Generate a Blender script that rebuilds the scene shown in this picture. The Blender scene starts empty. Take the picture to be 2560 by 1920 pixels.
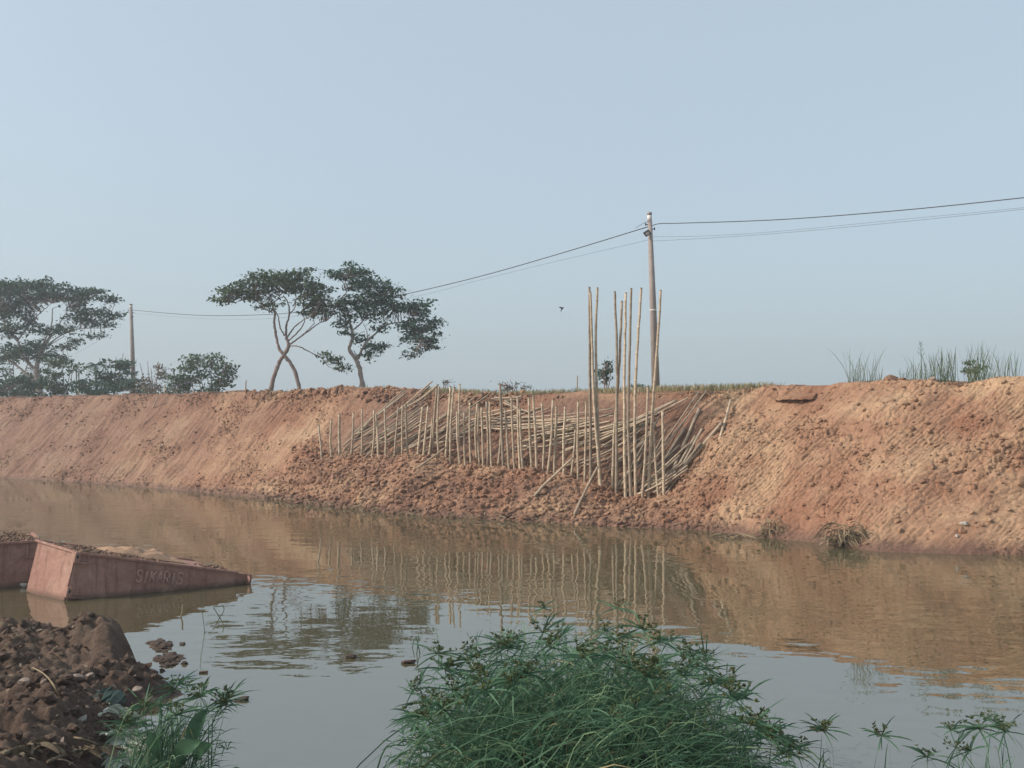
import bpy, math, random
import numpy as np
from mathutils import Vector, Matrix

# ------------------------------------------------------------------ camera, sky, sun, exposure
scn = bpy.context.scene
C = scn.collection
F, CAMZ, HY = 2400.0, 3.0, 1037.0            # focal length in photo pixels, eye height, horizon row
TH = math.atan((HY - 960) / F)
cam_d = bpy.data.cameras.new('camera')
cam_d.sensor_width = 36.0
cam_d.lens = 36.0 * F / 2560.0
cam_d.clip_start, cam_d.clip_end = 0.05, 3000
cam = bpy.data.objects.new('camera', cam_d)
C.objects.link(cam)
cam.location = (0, 0, CAMZ)
cam.rotation_euler = (math.pi / 2 + TH, 0, 0)
scn.camera = cam

SUN_EL, SUN_AZ = math.radians(35), math.radians(-101)      # azimuth from +Y, clockwise
sdir = Vector((math.sin(SUN_AZ) * math.cos(SUN_EL), math.cos(SUN_AZ) * math.cos(SUN_EL), math.sin(SUN_EL)))
sun_d = bpy.data.lights.new('sun', 'SUN')
sun_d.energy = 3.2
sun_d.angle = math.radians(2.0)
sun_d.color = (1.0, 0.90, 0.78)
sun = bpy.data.objects.new('sun', sun_d)
C.objects.link(sun)
sun.rotation_euler = sdir.to_track_quat('Z', 'Y').to_euler()
sun.location = (-30, -10, 40)

world = bpy.data.worlds.new('World')
scn.world = world
world.use_nodes = True
wn = world.node_tree
wn.nodes.clear()
w_out = wn.nodes.new('ShaderNodeOutputWorld')
w_bg = wn.nodes.new('ShaderNodeBackground')
w_sky = wn.nodes.new('ShaderNodeTexSky')
w_sky.sky_type = 'NISHITA'
w_sky.sun_disc = False
w_sky.sun_elevation = SUN_EL
w_sky.sun_rotation = SUN_AZ
w_sky.air_density, w_sky.dust_density, w_sky.ozone_density = 1.0, 6.0, 2.5
w_mix = wn.nodes.new('ShaderNodeMix')
w_mix.data_type = 'RGBA'
w_mix.inputs['Factor'].default_value = 0.50                 # an even veil of haze over the clear sky
w_mix.inputs['B'].default_value = (5.4, 6.5, 7.1, 1)
wn.links.new(w_sky.outputs[0], w_mix.inputs['A'])
wn.links.new(w_mix.outputs['Result'], w_bg.inputs['Color'])
w_bg.inputs['Strength'].default_value = 0.112
wn.links.new(w_bg.outputs[0], w_out.inputs['Surface'])

scn.view_settings.view_transform = 'Standard'
scn.view_settings.look = 'None'
scn.view_settings.exposure = 0.36
scn.view_settings.gamma = 1.0
scn.view_settings.use_curve_mapping = False
scn.cycles.max_bounces = 6
scn.cycles.transparent_max_bounces = 8
scn.cycles.volume_bounces = 0

rng = np.random.default_rng(7)
random.seed(7)

# ------------------------------------------------------------------ helpers: projection
_fw = np.array([0, math.cos(TH), math.sin(TH)])
_up = np.array([0, -math.sin(TH), math.cos(TH)])
ORI = np.array([0, 0, CAMZ])

def ray(px, py):
    return _fw + np.array([1.0, 0, 0]) * ((px - 1280) / F) + _up * ((960 - py) / F)

def at(px, py, Y):
    d = ray(px, py)
    return ORI + d * (Y / d[1])

def onz(px, py, z=0.0):
    d = ray(px, py)
    return ORI + d * ((z - CAMZ) / d[2])

WA = onz(0, 1195)
WB = onz(2560, 1388)
EU = (WB - WA)[:2] / np.linalg.norm((WB - WA)[:2])      # along the far bank, to the right
EN = np.array([-EU[1], EU[0]])                          # inland

def bank(px, py, t, b=0.0):
    """point on the view ray whose inland distance is t + b*z"""
    d = ray(px, py)
    f0 = (ORI[:2] - WA[:2]) @ EN - t - b * ORI[2]
    k = -f0 / (d[:2] @ EN - b * d[2])
    return ORI + k * d

def ucoord(P):
    return (np.asarray(P)[:2] - WA[:2]) @ EU

def ut(u, t, z):
    return np.stack([WA[0] + u * EU[0] + t * EN[0], WA[1] + u * EU[1] + t * EN[1], z + 0 * u], -1)

# ------------------------------------------------------------------ helpers: noise
def _hash(ix, iy, seed):
    h = (ix.astype(np.int64) * 374761393 + iy.astype(np.int64) * 668265263 + seed * 974711) & 0x7fffffff
    h = ((h ^ (h >> 13)) * 1274126177) & 0x7fffffff
    return ((h ^ (h >> 16)) & 0xffff) / 65535.0

def noise(x, y, seed=0):
    x = np.asarray(x, float); y = np.asarray(y, float)
    ix, iy = np.floor(x), np.floor(y)
    fx, fy = x - ix, y - iy
    ux, uy = fx * fx * fx * (fx * (fx * 6 - 15) + 10), fy * fy * fy * (fy * (fy * 6 - 15) + 10)
    def g(ox, oy):
        a = _hash(ix + ox, iy + oy, seed) * 2 * math.pi
        return np.cos(a) * (fx - ox) + np.sin(a) * (fy - oy)
    a = g(0, 0) * (1 - ux) + g(1, 0) * ux
    b = g(0, 1) * (1 - ux) + g(1, 1) * ux
    return (a * (1 - uy) + b * uy) * 1.4

def fbm(x, y, seed=0, octv=4, gain=0.5):
    s, a = 0, 1.0
    for o in range(octv):
        s = s + a * noise(x * 2 ** o + 17.3 * o, y * 2 ** o - 9.1 * o, seed + o)
        a *= gain
    return s

def sstep(a, b, x):
    t = np.clip((x - a) / (b - a), 0, 1)
    return t * t * (3 - 2 * t)

# ------------------------------------------------------------------ helpers: objects
def link(o, parent=None):
    C.objects.link(o)
    if parent is not None:
        o.parent = parent
    return o

def mesh_np(name, v, faces, mat, parent=None, smooth=False, mats=None, midx=None):
    """v Nx3 array, faces MxK int array (all faces of one size) -> linked object"""
    v = np.ascontiguousarray(v, dtype=np.float32)
    faces = np.ascontiguousarray(faces, dtype=np.int32)
    me = bpy.data.meshes.new(name)
    k = faces.shape[1]
    me.vertices.add(len(v)); me.vertices.foreach_set('co', v.ravel())
    me.loops.add(faces.size); me.loops.foreach_set('vertex_index', faces.ravel())
    me.polygons.add(len(faces))
    me.polygons.foreach_set('loop_start', np.arange(0, faces.size, k, dtype=np.int32))
    me.polygons.foreach_set('use_smooth', np.full(len(faces), smooth, dtype=bool))
    me.update(calc_edges=True)
    me.validate()
    me.materials.append(mat)
    return link(bpy.data.objects.new(name, me), parent)

def mesh_py(name, v, f, mat, parent=None, smooth=False):
    me = bpy.data.meshes.new(name)
    me.from_pydata([tuple(map(float, p)) for p in v], [], f)
    me.update()
    if smooth:
        me.polygons.foreach_set('use_smooth', [True] * len(me.polygons))
    me.materials.append(mat)
    return link(bpy.data.objects.new(name, me), parent)

def tag(o, label=None, cat=None, group=None, kind=None):
    if label: o['label'] = label
    if cat: o['category'] = cat
    if group: o['group'] = group
    if kind: o['kind'] = kind
    return o

def empty(name, loc):
    o = bpy.data.objects.new(name, None)
    o.empty_display_size = 0.2
    o.location = tuple(map(float, loc))
    C.objects.link(o)
    return o

def rel(pts, base):
    return np.asarray(pts, float) - np.asarray(base, float)

def attr(o, name, vals):
    a = o.data.attributes.new(name, 'FLOAT', 'POINT')
    a.data.foreach_set('value', np.ascontiguousarray(vals, dtype=np.float32))

class Bag:
    """collects tubes, boxes and polygons for one mesh"""
    def __init__(self):
        self.v, self.f = [], []
    def add(self, v, f):
        n = len(self.v)
        self.v += [tuple(map(float, p)) for p in v]
        self.f += [tuple(i + n for i in q) for q in f]
    def tube(self, pts, rad, sides=6, cap=True):
        v, f = tube(pts, rad, sides, cap)
        self.add(v, f)
    def box(self, c, ax, ay, az):
        c, ax, ay, az = (np.asarray(q, float) for q in (c, ax, ay, az))
        v = [c + sx * ax + sy * ay + sz * az for sx in (-1, 1) for sy in (-1, 1) for sz in (-1, 1)]
        self.add(v, [(0, 1, 3, 2), (4, 6, 7, 5), (0, 4, 5, 1), (2, 3, 7, 6), (0, 2, 6, 4), (1, 5, 7, 3)])
    def make(self, name, mat, parent=None, smooth=False):
        return mesh_py(name, self.v, self.f, mat, parent, smooth)

def tube(pts, rad, sides=6, cap=True):
    pts = np.asarray(pts, float)
    n = len(pts)
    rad = np.full(n, rad, float) if np.isscalar(rad) else np.asarray(rad, float)
    tg = np.gradient(pts, axis=0)
    tg /= np.linalg.norm(tg, axis=1)[:, None] + 1e-9
    ref = np.array([0.31, 0.23, 0.92]) if abs(tg.mean(0)[2]) < 0.8 * np.linalg.norm(tg.mean(0)) else np.array([0.93, 0.31, 0.2])
    a = np.zeros_like(tg)
    p = np.cross(tg[0], ref)
    if np.linalg.norm(p) < 0.2:
        p = np.cross(tg[0], [0.9, -0.3, 0.1])
    for i in range(n):
        p = p - tg[i] * (p @ tg[i])
        if np.linalg.norm(p) < 1e-4:
            p = np.cross(tg[i], [0.4, 0.8, -0.3])
        p = p / np.linalg.norm(p)
        a[i] = p
    b = np.cross(tg, a)
    ang = np.arange(sides) * 2 * math.pi / sides
    v = (pts[:, None] + rad[:, None, None] * (np.cos(ang)[None, :, None] * a[:, None] + np.sin(ang)[None, :, None] * b[:, None])).reshape(-1, 3)
    f = []
    for i in range(n - 1):
        for j in range(sides):
            k = (j + 1) % sides
            f.append((i * sides + j, i * sides + k, (i + 1) * sides + k, (i + 1) * sides + j))
    if cap:
        f.append(tuple(range(sides - 1, -1, -1)))
        f.append(tuple((n - 1) * sides + j for j in range(sides)))
    return v, f

def spline(pts, n):
    """smooth resample of a few control points (Catmull-Rom)"""
    P = np.asarray(pts, float)
    if len(P) == 2:
        return P[0] + (P[1] - P[0]) * np.linspace(0, 1, n)[:, None]
    Q = np.vstack([2 * P[0] - P[1], P, 2 * P[-1] - P[-2]])
    out = []
    for s in np.linspace(0, len(P) - 1 - 1e-6, n):
        i = int(s); t = s - i
        p0, p1, p2, p3 = Q[i], Q[i + 1], Q[i + 2], Q[i + 3]
        out.append(0.5 * (2 * p1 + (p2 - p0) * t + (2 * p0 - 5 * p1 + 4 * p2 - p3) * t * t + (3 * p1 - p0 - 3 * p2 + p3) * t ** 3))
    return np.array(out)

# ------------------------------------------------------------------ helpers: materials
def new_mat(name):
    m = bpy.data.materials.new(name)
    m.use_nodes = True
    n = m.node_tree.nodes
    return m, m.node_tree, n['Principled BSDF']

def N(nt, t, **kw):
    n = nt.nodes.new(t)
    for k, v in kw.items():
        setattr(n, k, v)
    return n

def noise_node(nt, scale, detail=4, rough=0.6, coord=None):
    n = N(nt, 'ShaderNodeTexNoise')
    n.inputs['Scale'].default_value = scale
    n.inputs['Detail'].default_value = detail
    n.inputs['Roughness'].default_value = rough
    if coord is None:
        coord = N(nt, 'ShaderNodeTexCoord').outputs['Object']
    nt.links.new(coord, n.inputs['Vector'])
    return n.outputs['Fac']

def ramp(nt, fac, stops):
    r = N(nt, 'ShaderNodeValToRGB')
    e = r.color_ramp.elements
    while len(e) < len(stops):
        e.new(0.5)
    for q, (p, c) in zip(e, stops):
        q.position = p
        q.color = (*c, 1) if len(c) == 3 else c
    nt.links.new(fac, r.inputs['Fac'])
    return r.outputs['Color']

def mixc(nt, fac, a, b, mode='MIX'):
    m = N(nt, 'ShaderNodeMix', data_type='RGBA', blend_type=mode)
    for sock, val in (('Factor', fac), ('A', a), ('B', b)):
        s = m.inputs[sock]
        if isinstance(val, (int, float)):
            s.default_value = val
        elif isinstance(val, tuple):
            s.default_value = (*val, 1)
        else:
            nt.links.new(val, s)
    return m.outputs['Result']

def maprange(nt, fac, a, b, c=0.0, d=1.0):
    m = N(nt, 'ShaderNodeMapRange')
    nt.links.new(fac, m.inputs['Value'])
    for i, q in zip(('From Min', 'From Max', 'To Min', 'To Max'), (a, b, c, d)):
        m.inputs[i].default_value = q
    return m.outputs['Result']

def bump(nt, bsdf, height, strength, dist):
    b = N(nt, 'ShaderNodeBump')
    b.inputs['Strength'].default_value = strength
    b.inputs['Distance'].default_value = dist
    nt.links.new(height, b.inputs['Height'])
    nt.links.new(b.outputs[0], bsdf.inputs['Normal'])

def simple(name, col, rough=0.8, var=0.25, scale=6.0, bump_s=0.0, metal=0.0, spec=0.3, rand=0.0, trans=0.0):
    m, nt, bs = new_mat(name)
    f = noise_node(nt, scale, 5, 0.65)
    lo = tuple(c * (1 - var) for c in col)
    hi = tuple(min(1, c * (1 + var)) for c in col)
    c = ramp(nt, f, [(0.3, lo), (0.7, hi)])
    if rand:
        oi = N(nt, 'ShaderNodeObjectInfo')
        k = maprange(nt, oi.outputs['Random'], 0, 1, 1 - rand, 1 + rand)
        hs = N(nt, 'ShaderNodeHueSaturation')
        nt.links.new(c, hs.inputs['Color']); nt.links.new(k, hs.inputs['Value'])
        c = hs.outputs['Color']
    nt.links.new(c, bs.inputs['Base Color'])
    bs.inputs['Roughness'].default_value = rough
    bs.inputs['Metallic'].default_value = metal
    bs.inputs['Specular IOR Level'].default_value = spec
    if bump_s:
        bump(nt, bs, noise_node(nt, scale * 4, 5, 0.7), bump_s, 0.03)
    return m

def soil_mat(name, dark, mid, pale, wet, scale=0.5, fine=9.0):
    """earth: red-brown and tan patches, wet tone where the 'moist' attribute says so"""
    m, nt, bs = new_mat(name)
    geo = N(nt, 'ShaderNodeNewGeometry').outputs['Position']
    big = noise_node(nt, scale, 5, 0.6, geo)
    fin = noise_node(nt, fine, 6, 0.7, geo)
    c = ramp(nt, big, [(0.34, dark), (0.5, mid), (0.66, pale)])
    g = ramp(nt, fin, [(0.28, (0.62, 0.60, 0.58)), (0.55, (1, 1, 1)), (0.78, (1.28, 1.27, 1.25))])
    c = mixc(nt, 1.0, c, g, 'MULTIPLY')
    at_ = N(nt, 'ShaderNodeAttribute', attribute_name='moist')
    c = mixc(nt, at_.outputs['Fac'], c, mixc(nt, 1.0, wet, g, 'MULTIPLY'))
    nt.links.new(c, bs.inputs['Base Color'])
    nt.links.new(maprange(nt, at_.outputs['Fac'], 0, 1, 0.95, 0.62), bs.inputs['Roughness'])
    bs.inputs['Specular IOR Level'].default_value = 0.25
    bump(nt, bs, noise_node(nt, fine * 2.6, 6, 0.75, geo), 0.9, 0.05)
    return m

M = {}
M['bank'] = soil_mat('bank_earth', (0.270, 0.136, 0.084), (0.345, 0.200, 0.126), (0.440, 0.292, 0.184), (0.150, 0.083, 0.060))
M['mud'] = soil_mat('wet_mud', (0.086, 0.057, 0.044), (0.125, 0.084, 0.063), (0.175, 0.125, 0.094), (0.078, 0.053, 0.044), 1.4, 12)
M['deckmud'] = simple('dried_deck_mud', (0.16, 0.10, 0.068), 0.95, 0.4, 9, 0.6)
M['sand'] = simple('pale_wet_sand', (0.36, 0.23, 0.15), 0.95, 0.2, 14, 0.5)
M['field'] = simple('field_ground', (0.20, 0.16, 0.085), 0.95, 0.35, 1.2, 0.4)
M['bamboo'] = simple('bamboo_culm', (0.37, 0.290, 0.205), 0.6, 0.28, 5, 0.1, rand=0.22)
M['bamboo_old'] = simple('weathered_bamboo', (0.27, 0.215, 0.160), 0.75, 0.3, 6, 0.1, rand=0.25)
M['bamboo_node'] = simple('bamboo_joint', (0.22, 0.165, 0.115), 0.8, 0.3, 9, rand=0.2)
M['bamboo_cut'] = simple('bamboo_cut_end', (0.16, 0.115, 0.075), 0.9, 0.3, 20)
M['concrete'] = simple('pole_concrete', (0.25, 0.215, 0.20), 0.85, 0.18, 3, 0.2)
M['concrete_white'] = simple('pole_white_band', (0.62, 0.60, 0.58), 0.8, 0.1, 6)
M['cable'] = simple('black_cable', (0.035, 0.04, 0.045), 0.6, 0.1)
M['black'] = simple('black_metal', (0.02, 0.02, 0.022), 0.5, 0.1)
M['lens'] = simple('lamp_lens', (0.45, 0.47, 0.5), 0.15, 0.05, spec=0.6)
M['bark'] = simple('tree_bark', (0.20, 0.150, 0.135), 0.95, 0.4, 4, 0.6)
M['bark_pale'] = simple('pale_tree_bark', (0.27, 0.225, 0.205), 0.95, 0.35, 4, 0.6)
M['bird'] = simple('bird_feathers', (0.03, 0.03, 0.035), 0.8, 0.2)
M['steel'] = None

def leaf_mat(name, lo, hi, scale=1.5, trans=0.25):
    m, nt, bs = new_mat(name)
    geo = N(nt, 'ShaderNodeNewGeometry').outputs['Position']
    f = noise_node(nt, scale, 3, 0.7, geo)
    c = ramp(nt, f, [(0.33, lo), (0.68, hi)])
    nt.links.new(c, bs.inputs['Base Color'])
    bs.inputs['Roughness'].default_value = 0.62
    bs.inputs['Specular IOR Level'].default_value = 0.25
    out = nt.nodes['Material Output']
    tr = N(nt, 'ShaderNodeBsdfTranslucent')
    nt.links.new(c, tr.inputs['Color'])
    mx = N(nt, 'ShaderNodeMixShader')
    mx.inputs[0].default_value = trans
    nt.links.new(bs.outputs[0], mx.inputs[1]); nt.links.new(tr.outputs[0], mx.inputs[2])
    nt.links.new(mx.outputs[0], out.inputs['Surface'])
    return m

M['leaf_dark'] = leaf_mat('dark_canopy_leaves', (0.024, 0.062, 0.045), (0.062, 0.130, 0.084), 1.3)
M['leaf_olive'] = leaf_mat('olive_canopy_leaves', (0.028, 0.060, 0.036), (0.085, 0.135, 0.062), 1.2)
M['leaf_mid'] = leaf_mat('mid_green_leaves', (0.040, 0.078, 0.044), (0.085, 0.140, 0.070), 0.9)
M['leaf_dry'] = leaf_mat('dry_twig_leaves', (0.11, 0.095, 0.065), (0.17, 0.145, 0.09), 1.0)
M['sedge'] = leaf_mat('sedge_blades', (0.040, 0.098, 0.056), (0.098, 0.198, 0.115), 3.0, 0.35)
M['sedge_pale'] = leaf_mat('pale_sedge_blades', (0.11, 0.20, 0.11), (0.20, 0.29, 0.15), 3.0, 0.35)
M['spike'] = leaf_mat('sedge_spikelets', (0.050, 0.075, 0.030), (0.105, 0.120, 0.050), 6.0, 0.2)
M['straw'] = leaf_mat('dry_grass', (0.22, 0.185, 0.095), (0.36, 0.30, 0.17), 2.0, 0.2)
M['reedgrass'] = leaf_mat('thin_grass', (0.070, 0.105, 0.058), (0.13, 0.165, 0.090), 2.0, 0.3)
M['deadgrass'] = simple('dead_roots', (0.215, 0.165, 0.105), 0.95, 0.35, 5)
M['palefibre'] = simple('pale_dead_banana_leaf', (0.42, 0.44, 0.36), 0.8, 0.3, 7)
M['deadleaf'] = simple('dead_brown_leaf', (0.175, 0.135, 0.092), 0.9, 0.35, 6)
M['white'] = simple('white_scrap', (0.34, 0.31, 0.28), 0.7, 0.15, 8)
M['greenbag'] = simple('dark_green_plastic', (0.012, 0.036, 0.022), 0.5, 0.3, 5, spec=0.5)
M['stone'] = simple('pale_stone', (0.22, 0.175, 0.145), 0.9, 0.25, 6, 0.5)

# painted rusty steel of the pontoon
m, nt, bs = new_mat('red_oxide_steel')
g_ = N(nt, 'ShaderNodeTexCoord').outputs['Object']
c_ = ramp(nt, noise_node(nt, 1.6, 6, 0.7, g_), [(0.3, (0.250, 0.128, 0.100)), (0.55, (0.315, 0.178, 0.142)), (0.75, (0.38, 0.232, 0.182))])
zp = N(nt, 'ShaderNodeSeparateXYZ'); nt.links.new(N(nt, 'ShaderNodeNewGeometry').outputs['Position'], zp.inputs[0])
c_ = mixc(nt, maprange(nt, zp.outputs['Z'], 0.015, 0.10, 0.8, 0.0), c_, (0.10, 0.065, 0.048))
r_ = ramp(nt, noise_node(nt, 14, 6, 0.8, g_), [(0.3, (0.72, 0.68, 0.66)), (0.6, (1, 1, 1))])
c_ = mixc(nt, 1.0, c_, r_, 'MULTIPLY')
mp_ = N(nt, 'ShaderNodeMapping'); mp_.inputs['Scale'].default_value = (9, 9, 0.9); nt.links.new(g_, mp_.inputs['Vector'])
run = noise_node(nt, 1.0, 5, 0.7, mp_.outputs[0])
c_ = mixc(nt, maprange(nt, run, 0.52, 0.72, 0, 0.75), c_, (0.11, 0.055, 0.040))
c_ = mixc(nt, maprange(nt, noise_node(nt, 3.3, 6, 0.75, g_), 0.56, 0.70, 0, 0.6), c_, (0.30, 0.21, 0.155))
nt.links.new(c_, bs.inputs['Base Color'])
bs.inputs['Roughness'].default_value = 0.75
bs.inputs['Specular IOR Level'].default_value = 0.25
bump(nt, bs, noise_node(nt, 2.6, 4, 0.6, g_), 0.5, 0.05)
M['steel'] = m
M['steel_weld'] = simple('weld_bead_steel', (0.36, 0.215, 0.18), 0.7, 0.25, 20)

# muddy water
m, nt, bs = new_mat('muddy_water')
geo = N(nt, 'ShaderNodeNewGeometry').outputs['Position']
big = noise_node(nt, 0.12, 3, 0.5, geo)
nt.links.new(ramp(nt, big, [(0.35, (0.070, 0.062, 0.034)), (0.65, (0.086, 0.076, 0.042))]), bs.inputs['Base Color'])
bs.inputs['Roughness'].default_value = 0.012
bs.inputs['IOR'].default_value = 3.4
mp = N(nt, 'ShaderNodeMapping')
mp.inputs['Rotation'].default_value = (0, 0, math.radians(12))
mp.inputs['Scale'].default_value = (0.8, 1.25, 1)
nt.links.new(geo, mp.inputs['Vector'])
h1 = noise_node(nt, 1.9, 1, 0.4, mp.outputs[0])
h2 = noise_node(nt, 6.5, 1, 0.4, mp.outputs[0])
msk = maprange(nt, noise_node(nt, 0.22, 2, 0.5, geo), 0.38, 0.62, 0.12, 1.0)
hs_ = N(nt, 'ShaderNodeMath', operation='MULTIPLY_ADD')
nt.links.new(h2, hs_.inputs[0]); hs_.inputs[1].default_value = 0.16; nt.links.new(h1, hs_.inputs[2])
hm = N(nt, 'ShaderNodeMath', operation='MULTIPLY')
nt.links.new(hs_.outputs[0], hm.inputs[0]); nt.links.new(msk, hm.inputs[1])
bump(nt, bs, hm.outputs[0], 1.0, 0.0125)
M['water'] = m

# ------------------------------------------------------------------ the setting
def sheet(name, x0, x1, y0, y1, z, mat, nx=2, ny=2):
    xs, ys = np.linspace(x0, x1, nx), np.linspace(y0, y1, ny)
    X, Y = np.meshgrid(xs, ys)
    v = np.stack([X.ravel(), Y.ravel(), np.full(X.size, z)], 1)
    i = (np.arange(ny - 1)[:, None] * nx + np.arange(nx - 1)[None]).ravel()
    return mesh_np(name, v, np.stack([i, i + 1, i + nx + 1, i + nx], 1), mat)

tag(sheet('canal_bed', -170, 170, -60, 190, -1.6, M['mud']), kind='structure')
tag(sheet('water', -140, 90, -6, 150, 0.0, M['water']), kind='structure')

# crest height along the bank, waterline offset and the dug-out scoop in the middle
CR_U, CR_H = [], []
for p in [(0, 997), (150, 992), (300, 988), (580, 982), (760, 979), (880, 968), (960, 975), (1010, 975), (1090, 984), (1280, 988), (1450, 984), (1640, 976), (1790, 974), (1900, 970), (2000, 966), (2100, 960), (2180, 958), (2230, 950), (2400, 951), (2500, 945), (2560, 946)]:
    P = bank(*p, 4.2); CR_U.append(ucoord(P)); CR_H.append(P[2])
CR_U = np.array(CR_U); CR_H = np.array(CR_H)
WL_U, WL_T = [], []
for p in [(0, 1195), (150, 1203), (300, 1213), (500, 1230), (700, 1250), (760, 1258), (900, 1275), (1050, 1290), (1280, 1302), (1450, 1312), (1600, 1318), (1750, 1326), (1900, 1342), (2060, 1362), (2200, 1378), (2400, 1385), (2560, 1390)]:
    P = onz(*p); WL_U.append(ucoord(P)); WL_T.append((P[:2] - WA[:2]) @ EN)
WL_U = np.array(WL_U); WL_T = np.array(WL_T)
BN_U, BN_Z = [], []
T_ST = 1.5
for p in [(806, 1152), (850, 1148), (900, 1140), (1000, 1140), (1100, 1148), (1200, 1168), (1300, 1172), (1400, 1192), (1500, 1209), (1560, 1239), (1690, 1253), (1760, 1255)]:
    P = bank(*p, T_ST); BN_U.append(ucoord(P)); BN_Z.append(P[2])
BN_U = np.array(BN_U); BN_Z = np.array(BN_Z)
SC0, SC1 = ucoord(bank(800, 1100, 2.5)), ucoord(bank(1790, 1050, 2.5))

def scoopw(u):
    return sstep(SC0 - 1.2, SC0 + 1.8, u) * (1 - sstep(SC1 - 1.6, SC1 + 0.3, u))

def profile(u):
    """knots (t, z) of the bank section at every u: shape (len(u), K)"""
    Hh = np.interp(u, CR_U, CR_H)
    tw = np.interp(u, WL_U, WL_T)
    zb = np.interp(u, BN_U, BN_Z)
    w = scoopw(u)
    tc = 4.2 + 0 * u
    nt_ = [tw - 1.6, tw, tw + (tc - tw) * 0.30, tw + (tc - tw) * 0.55, tc, tc + 1.6, tc + 9]
    nz_ = [-1.0 + 0 * u, 0 * u, Hh * 0.29, Hh * 0.55, Hh, Hh + 0.05, Hh - 0.12]
    st_ = [tw - 1.4, tw, T_ST - 0.35 + 0 * u, T_ST + 0.28 + 0 * u, tc - 0.1, tc + 1.6, tc + 9]
    sz_ = [-0.9 + 0 * u, 0 * u, zb - 0.06, zb + 0.02, Hh - 0.06, Hh + 0.07, Hh - 0.12]
    T = np.stack([a * (1 - w) + b * w for a, b in zip(nt_, st_)], 1)
    Z = np.stack([a * (1 - w) + b * w for a, b in zip(nz_, sz_)], 1)
    return T, Z, w

KS = [0, 0.14, 0.33, 0.52, 0.86, 0.93, 1.0]

def cells(x, y, seed):
    """distance to the nearest cell border of a jittered grid (cracks)"""
    ix, iy = np.floor(x), np.floor(y)
    d1 = np.full(x.shape, 9.0); d2 = np.full(x.shape, 9.0)
    for ox in (-1, 0, 1):
        for oy in (-1, 0, 1):
            cx, cy = ix + ox, iy + oy
            px_ = cx + 0.03 + 0.94 * _hash(cx, cy, seed); py_ = cy + 0.03 + 0.94 * _hash(cx, cy, seed + 77)
            d = np.hypot(px_ - x, py_ - y)
            d2 = np.minimum(d2, np.maximum(d1, d)); d1 = np.minimum(d1, d)
    return d2 - d1

def groove_mask(u, s):
    m = sstep(-0.05, 0.28, fbm(u * 0.30 + 3, s * 0.55 + u * 0.1, 41, 3)) * (0.25 + 0.75 * sstep(-0.25, 0.15, fbm(u * 1.1, s * 0.7, 47, 3)))
    return m

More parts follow.
